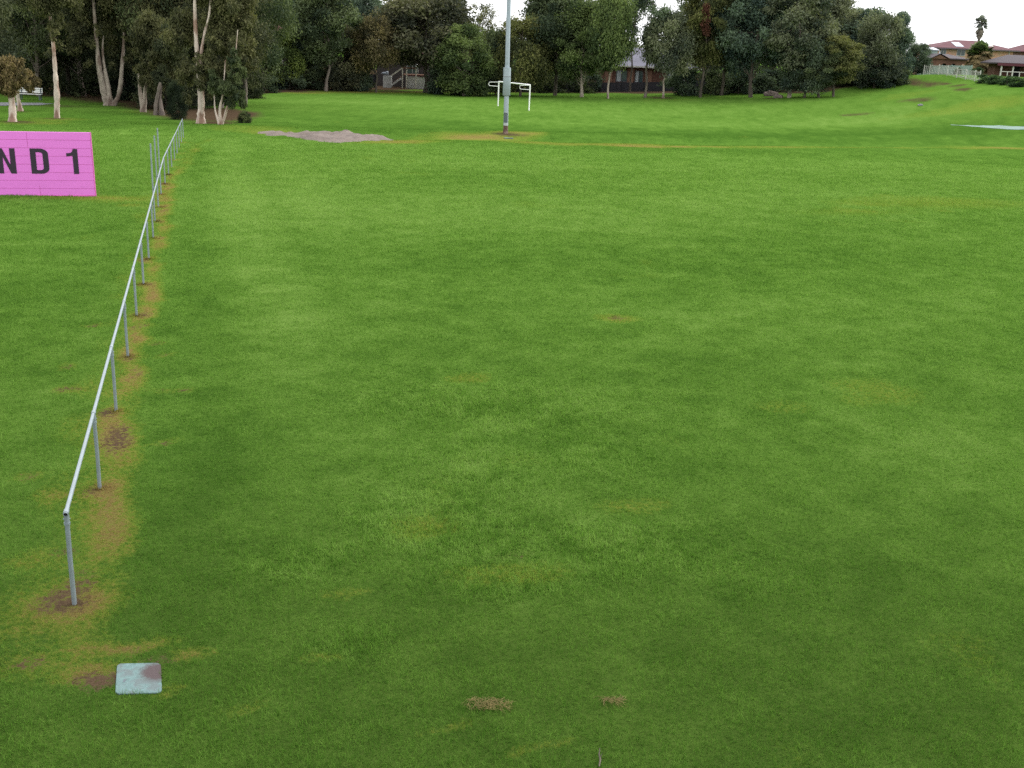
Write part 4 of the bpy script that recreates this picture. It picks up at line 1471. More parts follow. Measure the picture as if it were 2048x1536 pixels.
BACK = [(-30, 80, "grove1", "grove tree behind the stout paperbark at the far left"), (30, 96, "grove2", "grove tree behind the white bench"), (78, 92, "grove3", "grove tree between the white bench and the slender paperbark"),
        (137, 98, "grove1", "dark grove tree right of the slender white-stemmed paperbark"), (168, 96, "grove2", "dark grey-trunked grove tree left of the V-shaped paperbark"), (192, 100, "grove3", "grove tree close behind the left stem of the V-shaped paperbark"),
        (250, 94, "grove1", "grove tree behind the right stem of the V-shaped paperbark"), (298, 90, "grove2", "grove tree behind the low forking paperbark"), (345, 88, "grove3", "grove tree rising out of the black-green thicket"),
        (385, 90, "grove1", "grove tree behind the bright peeling trunk"), (440, 88, "grove2", "grove tree behind the three thin white stems"), (488, 94, "grove3", "outermost grove tree beside the far field"),
        (10, 118, "grove3", "dark tree in the depth of the grove at the far left"), (110, 120, "grove1", "dark tree in the depth of the grove behind the slender paperbark"), (215, 116, "grove2", "dark tree in the depth of the grove within the V of stems"),
        (330, 112, "grove1", "dark tree in the depth of the grove above the thicket"), (420, 114, "grove3", "dark tree in the depth of the grove right of the peeling trunk"), (475, 120, "grove2", "dark tree in the depth of the grove near its right edge")]
for k, (px, d, key, label) in enumerate(BACK):
    q = at(px, 190, d)
    j = .85 + .3 * rnd.random()
    place("grove_tree", key, q[0], d, 12.5 + 2 * rnd.random(), 3.3 + .7 * rnd.random(), rnd.random() * 6.28, tuple(c_ * j for c_ in (G_DK, G_OL, G_MD)[k % 3]), M_GREYBARK if k % 3 else M_DARKBARK, label, "tree", "trees of the grove on the left")
THICK = [(353, 74, 2.4, .72, "black-green thicket in the middle of the grove's edge"), (330, 84, 3.6, 2.2, "dark thicket behind the twin dark trunks"), (268, 93, 3.6, 2.4, "dark thicket behind the low forking paperbark"),
         (375, 86, 3.4, 2.2, "dark thicket left of the bright peeling trunk"), (425, 92, 3.0, 2.4, "dark thicket behind the mulch bed"), (150, 108, 3.6, 3.0, "dark thicket behind the grass strip right of the bench"), (100, 112, 3.6, 3.0, "dark thicket behind the slender paperbark"),
         (205, 102, 3.6, 2.8, "dark thicket behind the V-shaped paperbark"), (50, 112, 3.4, 3.0, "dark thicket behind the bench"), (0, 110, 3.4, 3.0, "dark thicket at the far left beyond the path"), (250, 100, 3.6, 2.8, "dark thicket seen between the V stems"), (484, 104, 3.0, 2.2, "dark thicket at the right end of the grove"), (310, 96, 4.0, 2.8, "dark thicket deep behind the twin dark trunks"), (455, 108, 3.4, 2.6, "dark thicket behind the three thin white stems")]
for k, (px, d, h, r, label) in enumerate(THICK):
    q = at(px, 190, d)
    place("shrub", "thicket1" if k % 2 else "thicket2", q[0], d, h, r, rnd.random() * 6.28, ((.020, .030, .022), G_DK)[k % 2], M_DARKBARK, label, "shrub", "thickets under the grove")
# a young shrub at the edge of the far field
for px, d, h, r, label in ((488, 73, .8, .45, "small leafy bush on the grass right of the mulch bed"),):
    q = at(px, 205, d)
    place("shrub", "shrub1", q[0], d, h, r, 1, G_MD, M_DARKBARK, label, "shrub")

# ------------------------------------------------------------------ path and bench on the left
pa, pb_ = gp(-420, 206), gp(95, 209)
nseg = 24
vs, fs = [], []
for k in range(nseg + 1):
    t = k / nseg
    c_ = pa[:2] + (pb_[:2] - pa[:2]) * t
    for s in (-1, 1):
        xx, yy = c_[0], c_[1] + s * (2.2 + .15 * math.sin(k * 1.7 + s)) * (1 if t < .93 else .6)
        vs.append((xx, yy, Hs(xx, yy) + .02))
    if k:
        fs.append((2 * k - 2, 2 * k, 2 * k + 1, 2 * k - 1))
m = MB().add(vs, fs)
tag(m.build("path", M_PATH), kind="structure")
bp = gp(62, 205)
bd = bp[1] + 2.8
q = at(62, 200, bd)
bench = empty("park_bench", (q[0], bd, Hs(q[0], bd)), .04)
tag(bench, "white slatted park bench with dark legs beside the grey path", "bench")
BW = 44 * bd / F_PX
m = MB()
for k in range(3):
    m.box((0, .18 + .02 * k, .62 + .13 * k), (BW, .03, .10), 0, .006)
m.build("backrest", M_WHITE, bench)
m = MB()
for k in range(3):
    m.box((0, -.2 + .15 * k, .46), (BW, .12, .035), 0, .006)
m.build("seat", M_WHITE, bench)
for s in (-1, 1):
    m = MB().box((s * BW * .42, -.2, .22), (.07, .07, .44)).box((s * BW * .42, .17, .45), (.07, .06, .9)).box((s * BW * .42, -.02, .42), (.06, .42, .05))
    m.build("leg", M_POLEDARK, bench)

# ------------------------------------------------------------------ dark board fence behind the treeline
def board_fence(px0, px1, d0, d1, h, label, m_=None, npost=8):
    a, b_ = at(px0, 170, d0), at(px1, 170, d1)
    L_ = math.hypot(b_[0] - a[0], b_[1] - a[1])
    rz = math.atan2(b_[1] - a[1], b_[0] - a[0])
    root = empty("board_fence", (a[0], a[1], Hs(a[0], a[1])), rz)
    tag(root, label, "fence")
    m = MB()
    x = 0
    while x < L_:
        X_ = a[0] + math.cos(rz) * x
        Y_ = a[1] + math.sin(rz) * x
        z = Hs(X_, Y_) - root.location[2]
        hh_ = h + .02 * rnd.random()
        m.box((x + .07, 0, z + hh_ / 2), (.135, .02, hh_))
        x += .14
    m.build("boards", m_ or M_DARKFENCE, root)
    for k in range(npost):
        x = L_ * k / (npost - 1)
        z = Hs(a[0] + math.cos(rz) * x, a[1] + math.sin(rz) * x) - root.location[2]
        MB().box((x, -.06, z + h / 2 + .04), (.1, .09, h + .1)).build("post", m_ or M_DARKFENCE, root)
    return root


board_fence(880, 1110, 137, 141, 1.1, "low dark board fence behind the goal")
board_fence(1112, 1420, 141, 142, 1.15, "low dark board fence in front of the grey-roofed brick house")
board_fence(500, 752, 131, 138, 1.6, "dark board fence behind the shrubs left of the pale stair house")


# ------------------------------------------------------------------ houses
def hip_roof(x0, x1, y0, y1, z0, rise, over=.5, inset=None):
    m = MB()
    x0, x1, y0, y1 = x0 - over, x1 + over, y0 - over, y1 + over
    hy = (y1 - y0) / 2
    i = inset if inset is not None else min(hy, (x1 - x0) / 2 - .3)
    ym = (y0 + y1) / 2
    v = [(x0, y0, z0), (x1, y0, z0), (x1, y1, z0), (x0, y1, z0), (x0 + i, ym, z0 + rise), (x1 - i, ym, z0 + rise),
         (x0, y0, z0 - .16), (x1, y0, z0 - .16), (x1, y1, z0 - .16), (x0, y1, z0 - .16)]
    m.add(v, [(0, 1, 5, 4), (1, 2, 5), (2, 3, 4, 5), (3, 0, 4), (6, 7, 1, 0), (7, 8, 2, 1), (8, 9, 3, 2), (9, 6, 0, 3), (9, 8, 7, 6)])
    return m


def window(root, x, y, z, w, h, curtain=False, frame=M_TRIM):
    f = MB()
    t = .07
    f.box((x, y - .03, z + h / 2 - t / 2), (w, .08, t)).box((x, y - .03, z - h / 2 + t / 2), (w, .08, t))
    f.box((x - w / 2 + t / 2, y - .03, z), (t, .08, h - 2 * t)).box((x + w / 2 - t / 2, y - .03, z), (t, .08, h - 2 * t)).box((x, y - .03, z), (.05, .07, h - 2 * t))
    o = f.build("window", frame, root)
    MB().box((x, y - .005, z), (w - 2 * t, .02, h - 2 * t)).build("pane", M_GLASS, o)
    if curtain:
        MB().box((x - w * .22, y - .02, z), (w * .35, .015, h - 2 * t - .02)).build("curtain", M_CURTAIN, o)
    return o


def lx_at(root_x, px, d):
    return at(px, 120, d)[0] - root_x


# two-storey orange brick house on the hill
D1 = 180.0
ql, qr = at(1869, 100, D1), at(2026, 100, D1)
hz = Hs((ql[0] + qr[0]) / 2, D1)
h1 = empty("brick_house", (ql[0], D1, hz), -.02)
tag(h1, "two-storey orange brick house with a maroon hip roof on the hill", "house")
W1 = qr[0] - ql[0]
EV = at(1950, 99, D1)[2] - hz
RG = at(1930, 80, D1)[2] - hz
MB().box((W1 / 2, 4.5, EV / 2 - .5), (W1, 9, EV + 1.0)).build("wall", M_BRICK_O, h1)
rf = hip_roof(0, W1, 0, 9, EV + .05, RG - EV, .7).build("roof", M_TILE_M, h1)
MB().box((W1 / 2, -.74, EV + .0), (W1 + 1.5, .1, .2)).build("gutter", M_TRIMDARK, h1)


def on_roof(px, w, d_up, name, m_, y_in):
    x = lx_at(ql[0], px, D1)
    sl = (RG - EV) / (4.5 + .7)
    z = EV + .05 + (y_in + .7) * sl + .06
    mm = MB()
    mm.add([(x - w / 2, y_in - d_up / 2, z - d_up / 2 * sl), (x + w / 2, y_in - d_up / 2, z - d_up / 2 * sl), (x + w / 2, y_in + d_up / 2, z + d_up / 2 * sl), (x - w / 2, y_in + d_up / 2, z + d_up / 2 * sl),
            (x - w / 2, y_in - d_up / 2, z - d_up / 2 * sl - .12), (x + w / 2, y_in - d_up / 2, z - d_up / 2 * sl - .12), (x + w / 2, y_in + d_up / 2, z + d_up / 2 * sl - .12), (x - w / 2, y_in + d_up / 2, z + d_up / 2 * sl - .12)],
           [(0, 1, 2, 3), (4, 5, 1, 0), (5, 6, 2, 1), (6, 7, 3, 2), (7, 4, 0, 3)])
    mm.build(name, m_, rf)


on_roof(1917, 1.3, 2.6, "skylight", M_SKYL, 1.6)
on_roof(1981, 1.1, 1.6, "skylight", M_TRIM, 2.0)
for px, w, h, zc in ((1884, .9, 1.2, 104.5), (1919, 1.35, 1.3, 103.5), (2006, .12, 2.0, 112)):
    if w > .5:
        window(h1, lx_at(ql[0], px, D1), 0, at(px, zc, D1)[2] - hz, w, h)
MB().box((lx_at(ql[0], 2014.5, D1), -.06, EV / 2), (.12, .1, EV)).build("downpipe", M_TRIM, h1)
# single-storey wing in front with arches
D2 = 172.0
wl, wr = at(1866, 118, D2), at(1938, 118, D2)
w0 = wl[0] - ql[0]
Ww = wr[0] - wl[0]
wy = D2 - D1
EW = at(1900, 117, D2)[2] - hz
m = MB()
xs = [lx_at(ql[0], p_, D2) for p_ in (1886, 1897, 1905, 1916, 1926, 1936)]
ztop = at(1900, 127, D2)[2] - hz
segs = [w0] + xs
for k in range(0, 6, 2):
    m.box(((segs[k] + segs[k + 1]) / 2, wy + .15, EW / 2 - .3), (segs[k + 1] - segs[k], .3, EW + .6))
m.box(((xs[5] + w0 + Ww) / 2, wy + .15, EW / 2 - .3), (max(w0 + Ww - xs[5], .1), .3, EW + .6))
for k in (0, 2, 4):
    a, b_ = xs[k], xs[k + 1]
    poly = [(a, EW)]
    zz = ztop - .1
    for s in range(9):
        t = math.pi - math.pi * s / 8
        poly.append(((a + b_) / 2 + (b_ - a) / 2 * math.cos(t), zz - .35 + .45 * math.sin(t)))
    poly.append((b_, EW))
    m.prism([(x_, z_) for x_, z_ in poly], wy + .003, wy + .297)
m.build("arcade_wall", M_BRICK_R, h1)
MB().box((w0 + Ww / 2, wy + 2.6, EW / 2 - .3), (Ww - .3, .2, EW + .5)).build("porch_back_wall", M_DARK, h1)
m = MB()
gx0, gxa, gx1 = lx_at(ql[0], 1863, D2), lx_at(ql[0], 1880, D2), lx_at(ql[0], 1896, D2)
za_ = at(1880, 107, D2)[2] - hz
m.prism([(gx0, EW - .1), (gxa, za_ - .15), (gx1, EW - .1)], wy - .3, wy + .1)
m.build("gable", M_TIMBER, h1)
m = MB()
m.add([(gxa, wy - .5, za_), (gx1 + .2, wy - .5, EW), (gx1 + .2, wy + 7, EW), (gxa, wy + 7, za_)], [(0, 1, 2, 3), (3, 2, 1, 0)])
m.add([(gxa, wy - .5, za_), (gx0 - .2, wy - .5, EW - .1), (gx0 - .2, wy + 7, EW - .1), (gxa, wy + 7, za_)], [(0, 1, 2, 3)])
m.build("gable_roof", M_TILE_B, h1)
m = MB()
gw = lx_at(ql[0], 1912, D2)
zc_ = at(1900, 108, D2)[2] - hz
m.add([(gx1 + .25, wy - .5, EW + .02), (w0 + Ww + .4, wy - .5, EW + .02), (w0 + Ww + .4, wy + 3.4, EW + .25), (gw, wy + 3.4, zc_), (gx1 + .25, wy + 3.4, zc_)], [(0, 1, 2, 3, 4)])
m.add([(gx1 + .25, wy - .5, EW - .15), (w0 + Ww + .4, wy - .5, EW - .15), (w0 + Ww + .4, wy - .5, EW + .02), (gx1 + .25, wy - .5, EW + .02)], [(0, 1, 2, 3)])
m.build("wing_roof", M_TILE_B, h1)
m = MB()
pz0, pz1 = at(1890, 118, D2 + 3)[2] - hz, at(1884, 101, D2 + 3)[2] - hz
m.add([(lx_at(ql[0], 1880, D2), wy + .5, pz1 - .6), (lx_at(ql[0], 1890, D2), wy + .5, pz0), (lx_at(ql[0], 1897, D2), wy + 2.5, pz0 + .1), (lx_at(ql[0], 1890, D2), wy + 2.5, pz1)], [(0, 1, 2, 3)])
m.build("roof_sheet", M_SKYL, h1)

# shed left of it
q = at(1850, 118, 176)
sh = empty("garden_shed", (q[0], 176, Hs(q[0], 176)))
tag(sh, "small pale shed with a white roof just left of the two-storey house", "shed")
zt = at(1860, 96, 176)[2] - sh.location[2]
MB().box((.85, 1.2, zt / 2 - .2), (1.9, 2.4, zt)).build("wall", M_GREENPANEL, sh)
m = MB()
m.add([(-.3, -.2, zt - .3), (2.0, -.2, zt - .25), (2.0, 2.6, zt + .15), (-.3, 2.6, zt + .1), (-.3, -.2, zt - .38), (2.0, -.2, zt - .33)], [(0, 1, 2, 3), (4, 5, 1, 0)])
m.build("roof", M_SKYL, sh)

# house with verandah at the right edge
D3 = 150.0
vl = at(1994, 128, D3)
vz = Hs(vl[0] + 4, D3)
h2 = empty("verandah_house", (vl[0], D3, vz), -.05)
tag(h2, "red-brown house with a white-posted verandah at the right picture edge", "house")
EV2 = at(2010, 127, D3)[2] - vz
FL = at(2010, 156, D3)[2] - vz
MB().box((5.6, 4.0, (EV2 - 1.2) / 2 + .3), (9.6, 2.6, EV2 + 1.2)).build("wall", M_BRICK_R, h2)
hip_roof(.2, 11.2, .2, 5.4, EV2 + .1, at(2040, 112, D3 + 3)[2] - vz - EV2, .4, 2.4).build("roof", M_TILE_B, h2)
MB().box((5.7, -.24, EV2 - .12), (11.4, .12, .34)).build("fascia", M_TILE_M, h2)
MB().box((5.7, 1.3, FL - .35), (11.4, 2.7, .7)).build("floor", M_BRICK_R, h2)
for px in (2002, 2025, 2052):
    x = at(px, 140, D3)[0] - vl[0]
    MB().box((x, 0, (EV2 - .3 + FL) / 2), (.17, .17, EV2 - .3 - FL), 0, .01).build("verandah_post", M_TRIM, h2)
m = MB()
zr = at(2020, 143.5, D3)[2] - vz
x0_, x1_ = at(2002, 140, D3)[0] - vl[0], at(2052, 140, D3)[0] - vl[0]
m.box(((x0_ + x1_) / 2, -.12, zr), (x1_ - x0_, .05, .09))
for px in (2013, 2037):
    x = at(px, 150, D3)[0] - vl[0]
    m.box((x, -.12, (zr - .05 + FL) / 2), (.10, .06, zr - .05 - FL))
m.build("balustrade", M_TRIM, h2)
window(h2, 6.2, 2.7, (FL + EV2) / 2, 1.6, 1.6)
MB().box((3.6, 2.66, (FL + EV2) / 2 - .15), (.95, .08, 1.75)).build("door", M_DARK, h2)
MB().box((8.5, 2.66, (FL + EV2) / 2 - .15), (1.8, .08, 1.9)).build("door", M_DARK, h2)

# another house beyond, at the right edge
D4 = 205.0
q = at(2040, 100, D4)
h3 = empty("upper_house", (q[0], D4, Hs(q[0], D4)))
tag(h3, "house with a dark maroon roof partly cut off at the right picture edge", "house")
e3 = at(2046, 103, D4)[2] - h3.location[2]
MB().box((6, 4.4, e3 / 2), (11, 8, e3)).build("wall", M_BRICK_R, h3)
hip_roof(.5, 11.5, .4, 8.4, e3 + .05, 1.9, .6).build("roof", M_TILE_M, h3)
window(h3, 2.2, .4, e3 - 1.4, 1.3, 1.2)
m = MB()
for x in (1.1, 2.3, 3.5):
    m.box((x, -.3, e3 - 1.6), (.1, .1, 3.1))
m.box((2.3, -.3, e3 - 1.0), (2.6, .08, .1)).box((2.3, -.3, e3 - .1), (2.9, .12, .14))
m.build("balcony_frame", M_TRIM, h3)

# grey-roofed brick house behind the trees
D5 = 148.0
ql5, qr5 = at(1196, 133, D5), at(1392, 136, D5)
h4 = empty("brick_house", (ql5[0], D5, Hs((ql5[0] + qr5[0]) / 2, D5)), 0)
tag(h4, "low brick house with a purple grey roof behind the treeline", "house")
W5 = qr5[0] - ql5[0]
z5 = h4.location[2]
E5 = at(1290, 134, D5)[2] - z5
MB().box((W5 / 2, 4, E5 / 2 - .3), (W5, 8, E5 + .6)).build("wall", M_BRICK_R, h4)
hip_roof(0, W5, 0, 8, E5 + .08, 2.3, .6).build("roof", M_TILE_G, h4)
MB().box((W5 / 2, -.65, E5), (W5 + 1.3, .1, .18)).build("gutter", M_TRIM, h4)
for px, w in ((1243, 1.5), (1278, 1.1), (1345, 1.5), (1370, 1.0)):
    window(h4, at(px, 150, D5)[0] - ql5[0], 0, E5 - 1.25, w, 1.55, True, M_TRIMDARK)
for px, w in ((1217, 1.0), (1261, .8), (1297, .9)):
    MB().box((at(px, 150, D5)[0] - ql5[0], -.06, E5 / 2 - .1), (w, .12, E5 - .1)).build("brick_pier", M_PIER, h4)

# house with pale wall and stair
D6 = 139.0
q6 = at(742, 172, D6)
h5 = empty("stair_house", (q6[0], D6, Hs(q6[0], D6)), 0)
tag(h5, "raised house with a pale base wall and an outside timber stair behind trees", "house")
z6 = h5.location[2]


def L6(px, py, dy=0):
    p_ = at(px, py, D6 + dy)
    return (p_[0] - q6[0], dy, p_[2] - z6)


xa, xb = L6(745, 150)[0], L6(868, 150)[0]
e6 = L6(800, 112, 4)[2]
MB().box(((xa + xb) / 2, 7, e6 / 2), (xb - xa, 6, e6)).build("wall", M_SHADEBOARD, h5)
hip_roof(xa, xb, 4, 10, e6 + .05, 1.9, .6).build("roof", M_TILE_M, h5)
m = MB()
a, b_ = L6(766, 151), L6(783, 173)
m.box(((a[0] + b_[0]) / 2, .2, a[2] / 2), (b_[0] - a[0], .3, a[2]))
m.build("pier_wall", M_RENDER, h5)
a, b_ = L6(814, 153), L6(853, 173)
MB().box(((a[0] + b_[0]) / 2, .6, a[2] / 2), (b_[0] - a[0], .3, a[2])).build("base_wall", M_RENDER, h5)
a, b_ = L6(812, 151.3), L6(850, 151.3)
MB().box(((a[0] + b_[0]) / 2, .6, a[2]), (b_[0] - a[0], .4, .09)).build("wall_coping", M_TILE_M, h5)
MB().bar(L6(783, 151), L6(805, 135.5), .08, .16).build("stair_rail", M_PALETIM, h5)
MB().bar(L6(783, 170), L6(802, 157), .3, .22).build("stair_stringer", M_RENDER, h5)
m = MB()
for k in range(6):
    t = (k + .5) / 6
    p_ = np.array(L6(783, 169)) + (np.array(L6(803, 153)) - np.array(L6(783, 169))) * t
    m.box((p_[0], .55, p_[2]), (.26, .9, .04))
m.build("stair_treads", M_TIMBER, h5)
MB().bar(L6(804, 135.5), L6(833, 137), .1, .2).build("deck_rail", M_TIMBER, h5)
m = MB()
for px in (805, 813, 832):
    a = L6(px, 136)
    m.box((a[0], 0, a[2] / 2), (.12, .12, a[2]))
m.build("deck_post", M_PALETIM, h5)
a, b_ = L6(805, 151), L6(850, 151)
MB().box(((a[0] + b_[0]) / 2, 2.1, a[2] + .08), (b_[0] - a[0], 3.2, .14)).build("deck", M_TIMBER, h5)
window(h5, L6(825, 140, 4)[0], 4, L6(825, 141, 4)[2], 1.5, 1.5)
a = L6(748 + 20, 150)
bk = MB()
p_ = at(769, 146, D6 + .4)
for k, (dx_, dz_, w_, h_) in enumerate(((0, 0, .5, .28), (.35, .05, .32, .4), (-.22, -.04, .24, .2))):
    bk.box((dx_, 0, dz_), (w_, .3, h_), 0, .05)
zt = a[2]
tag(bk.build("washing_bundle", M_SKYL, None, (p_[0], D6 + .25, z6 + zt + .2)), "pale bluish bundle lying on the left end of the pale stair wall", "bundle")
p_ = at(833, 134, D6)
pot = MB().tube([(0, 0, 0), (0, 0, .1), (.02, 0, .28), (0, 0, .42)], [.10, .16, .2, .08], 10).tube([(.1, 0, .3), (.24, 0, .2), (.3, 0, .12)], [.07, .06, .02], 8)
tag(pot.build("garden_ornament", M_WHITE, None, (p_[0], D6, L6(832, 136)[2] + z6 + .1)), "white ornament standing on the end of the brown deck rail", "ornament")

# red-roofed house glimpsed at the left end of the treeline
D7 = 140.0
q7 = at(505, 150, D7)
h6 = empty("red_roofed_house", (q7[0], D7, Hs(q7[0], D7)), 0)
tag(h6, "house with a maroon roof glimpsed through trees at the left of the treeline", "house")
z7 = h6.location[2]
xb = at(575, 150, D7)[0] - q7[0]
e7 = at(540, 82, D7)[2] - z7
MB().box((xb / 2, 4, e7 / 2), (xb, 7, e7)).build("wall", M_SHADEBOARD, h6)
hip_roof(0, xb, .5, 7.5, e7 + .05, 1.9, .5).build("roof", M_TILE_M, h6)
window(h6, at(553, 112, D7)[0] - q7[0], .5, at(553, 113, D7)[2] - z7, 1.4, 1.1)

# ------------------------------------------------------------------ fences on the hill
def panel_fence(pts, h, label, picket, m_, back=None):
    """pts: (px, py, depth) of panel ends along the foot"""
    W = [at(*p_) for p_ in pts]
    W = [np.array([w[0], w[1], Hs(w[0], w[1])]) for w in W]
    root = empty("garden_fence", tuple(W[0]))
    tag(root, label, "fence", None)
    for k, w in enumerate(W):
        q_ = w - W[0]
        MB().box((q_[0], q_[1], q_[2] + (h + .12) / 2 - .05), (.09, .09, h + .22), 0, .008).build("post", m_, root)
    for k in range(len(W) - 1):
        a, b_ = W[k] - W[0], W[k + 1] - W[0]
        zt_ = max(a[2], b_[2]) * .6 + min(a[2], b_[2]) * .4
        mm = MB()
        L_ = np.linalg.norm((b_ - a)[:2])
        n = max(int(L_ / picket), 1)
        for i in range(1, n):
            t = i / n
            x, y = a[0] + (b_[0] - a[0]) * t, a[1] + (b_[1] - a[1]) * t
            zg = a[2] + (b_[2] - a[2]) * t
            mm.bar((x, y, zg + .06), (x, y, zt_ + h), .045, .018)
        mm.bar((a[0], a[1], zt_ + h - .06), (b_[0], b_[1], zt_ + h - .06), .04, .07)
        mm.bar((a[0], a[1], max(a[2], b_[2]) + .16), (b_[0], b_[1], max(a[2], b_[2]) + .16), .04, .07)
        mm.build("fence_panel", back or m_, root)
    return root


panel_fence([(1847, 147, 139), (1858, 149, 137.5), (1876, 151, 135), (1893, 154, 132.5), (1912, 158, 129.5), (1930, 162, 126.5), (1948, 165.5, 123.5), (1957.5, 167.5, 122)], 1.05,
            "stepped cream picket fence running down the grassy hill", .40, M_TRIM)
W = [at(1840, 140, 146), at(1937, 140, 143)]
board_fence(1841, 1938, 147, 142, 1.5, "pale green sheet fence behind the cream picket fence", M_GREENPANEL, 6)
HEDGE = [(1968, 151, 16, 119, "leftmost hedge bush, touching the end of the cream picket fence"), (1992, 154, 16, 116.5, "second hedge bush right of the cream picket fence, below the verandah post"),
         (2014, 157, 16, 114, "third hedge bush, below the verandah balustrade"), (2040, 157, 19, 111, "rightmost hedge bush, cut by the picture edge"), (1950, 138, 10, 134, "small green bush behind the cream picket fence"), (1911, 137, 7, 138, "tiny bush between the cream picket fence and the green sheet fence")]
for k, (px, top, hw, d, label) in enumerate(HEDGE):
    q = at(px, 170, d)
    z = Hs(q[0], d)
    zt = at(px, top, d)[2]
    place("shrub", "shrub1" if k % 2 else "shrub2", q[0], d, max(zt - z, .9), hw * d / F_PX * 1.15, rnd.random() * 6.28, (.036, .066, .034), M_DARKBARK, label, "shrub", "bushes along the hill gardens")

# ------------------------------------------------------------------ palms
def palm(px, base_d, top_py, crown_px, label, skirt, col, skcol, seed, trunk_r, FE=-.45, SE=(-1.45, -.75), NF=150, LW=.11):
    g = np.random.default_rng(seed)
    q = at(px, 120, base_d)
    z = Hs(q[0], base_d)
    root = empty("palm_tree", (q[0], base_d, z - .1))
    tag(root, label, "palm tree", "palms by the two-storey house")
    ht = at(px, top_py, base_d)[2] - z
    R = crown_px * base_d / F_PX
    hc_ = ht - R * .95
    MB().tube([(0, 0, -.1), (.05, 0, hc_ * .3), (.02, .03, hc_ * .7), (0, 0, hc_)], [trunk_r * 1.3, trunk_r, trunk_r * .95, trunk_r * 1.1], 12).build("trunk", M_GREYBARK, root)

    def fronds(n, e0, e1, L0, L1, z_, name, c_, fan, r_start=0.0):
        V, F_, tint = [], [], []
        for k in range(n):
            a = g.random() * 2 * math.pi
            el = e0 + (e1 - e0) * g.random()
            L_ = L0 + (L1 - L0) * g.random()
            d = np.array([math.cos(a) * math.cos(el), math.sin(a) * math.cos(el), math.sin(el)])
            side = np.array([-math.sin(a), math.cos(a), 0])
            up = np.cross(d, side)
            o_ = np.array([0, 0, z_ + (g.random() - .5) * R * .3])
            tip = o_ + d * L_ * .45
            tt = .2 + .6 * g.random()
            nl = 13
            for i in range(nl):
                t = (i / (nl - 1) - .5) * fan
                dd = d * math.cos(t) + side * math.sin(t)
                e = tip + dd * L_ * .55 * (1 - .25 * abs(t)) + np.array([0, 0, -L_ * (.10 + .12 * g.random())])
                b0 = tip + side * .02
                w = (side * math.cos(t) - d * math.sin(t)) * L_ * LW
                m_ = tip + (e - tip) * .55
                k0 = len(V)
                V += [b0, m_ + w, e, m_ - w]
                F_.append((k0, k0 + 1, k0 + 2, k0 + 3))
                tint += [tt] * 4
            k0 = len(V)
            V += [o_ - side * .025, o_ + side * .025, tip + side * .02, tip - side * .02]
            F_.append((k0, k0 + 1, k0 + 2, k0 + 3))
            tint += [tt] * 4
        me = bpy.data.meshes.new(name)
        me.from_pydata([tuple(v) for v in V], [], F_)
        me.materials.append(m_leaf)
        at_ = me.attributes.new("tint", 'FLOAT', 'POINT')
        at_.data.foreach_set("value", np.array(tint, np.float32))
        o = bpy.data.objects.new(name, me)
        C.objects.link(o)
        o.parent = root
        o.color = (*c_, 1)
        return o
    fronds(NF, FE, 1.5, R * .6, R * 1.1, hc_, "crown", col, 1.9)
    for z_, n, Ls in skirt:
        s = fronds(n, SE[0], SE[1], Ls * .7, Ls, hc_ + z_ * R, "dead_frond_skirt", skcol, 1.5)


palm(1951, 192, 26, 17, "tall thin fan palm against the sky behind the house", [(-.3, 40, 1.5), (-.8, 36, 1.2)], (.13, .15, .17), (.13, .125, .13), 5, .22, -.7, (-1.45, -.85), 62, .075)
palm(1959, 158, 78, 29, "squat fan palm with a thick skirt of dead fronds before the house", [(.45, 120, 2.2), (.1, 120, 2.4), (-.3, 120, 2.5), (-.8, 110, 2.3), (-1.3, 90, 2.0)], (.075, .11, .06), (.15, .12, .075), 6, .42, .25, (-1.35, -.35))

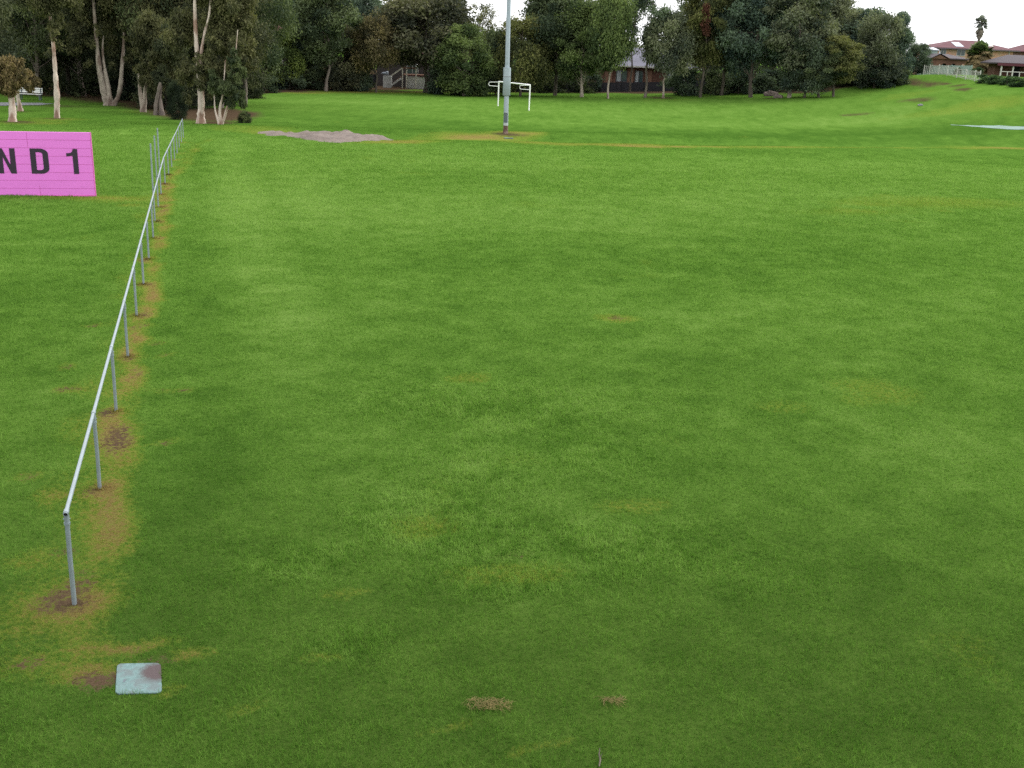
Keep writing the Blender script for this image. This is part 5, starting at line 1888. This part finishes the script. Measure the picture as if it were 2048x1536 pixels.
# ------------------------------------------------------------------ concrete strip, rocks, far bits
p0, p1 = gp(1902, 250), gp(2110, 258)
vs, fs = [], []
for k in range(17):
    t = k / 16
    c_ = p0[:2] + (p1[:2] - p0[:2]) * t
    hw_ = .12 + 1.5 * min(t * 1.8, 1) ** 1.6
    for s in (-1, 1):
        xx, yy = c_[0], c_[1] + s * hw_ + .12 * math.sin(k * 2.1 + s)
        vs.append((xx, yy, Hs(xx, yy) + .018))
    if k:
        fs.append((2 * k - 2, 2 * k, 2 * k + 1, 2 * k - 1))
m = MB().add(vs, fs)
n = len(vs)
cs_ = m.build("concrete_strip", mat("pale green concrete", (.13, .20, .165), .8, .15, 1.2, dirt=(.10, .15, .10)), None)
tag(cs_, "pale mint concrete strip lying in the grass at the right picture edge", "concrete strip")
p2 = gp(2012, 256.5)
m = MB()
vs = []
fs = []
for k in range(9):
    xx = p2[0] + k * .9
    cy = p2[1] - .08 * k * .9
    for s in (-1, 1):
        yy = cy + s * min(.12 + .25 * k, .75)
        vs.append((xx, yy, Hs(xx, yy) + .026))
    if k:
        fs.append((2 * k - 2, 2 * k, 2 * k + 1, 2 * k - 1))
m.add(vs, fs)
m.build("dark_inset", mat("dark green matting", (.05, .10, .075), .9, .2, 3), cs_)
for k, (px, py, s, label) in enumerate(((1541, 190, .55, "larger pinkish rock of the pair lying under the trees"), (1556, 194, .38, "smaller pinkish rock of the pair lying under the trees"), (1841, 209.5, .17, "pale lone stone on the grassy hillside"))):
    p_ = gp(px, py + 2)
    g = np.random.default_rng(k + 70)
    m = MB()
    vs, fs = [], []
    nu, nv = 12, 7
    for j in range(nv + 1):
        for i in range(nu):
            th, ph_ = 2 * math.pi * i / nu, math.pi * j / nv
            r = s * (1 + .18 * g.normal())
            vs.append((math.cos(th) * math.sin(ph_) * r * 1.5, math.sin(th) * math.sin(ph_) * r, math.cos(ph_) * r * .7 + s * .3))
    for j in range(nv):
        for i in range(nu):
            fs.append((j * nu + i, j * nu + (i + 1) % nu, (j + 1) * nu + (i + 1) % nu, (j + 1) * nu + i))
    m.add(vs, fs)
    tag(m.build("rock", M_ROCK if k < 2 else M_PATH, None, (p_[0], p_[1], Hs(p_[0], p_[1]))), label, "rock")
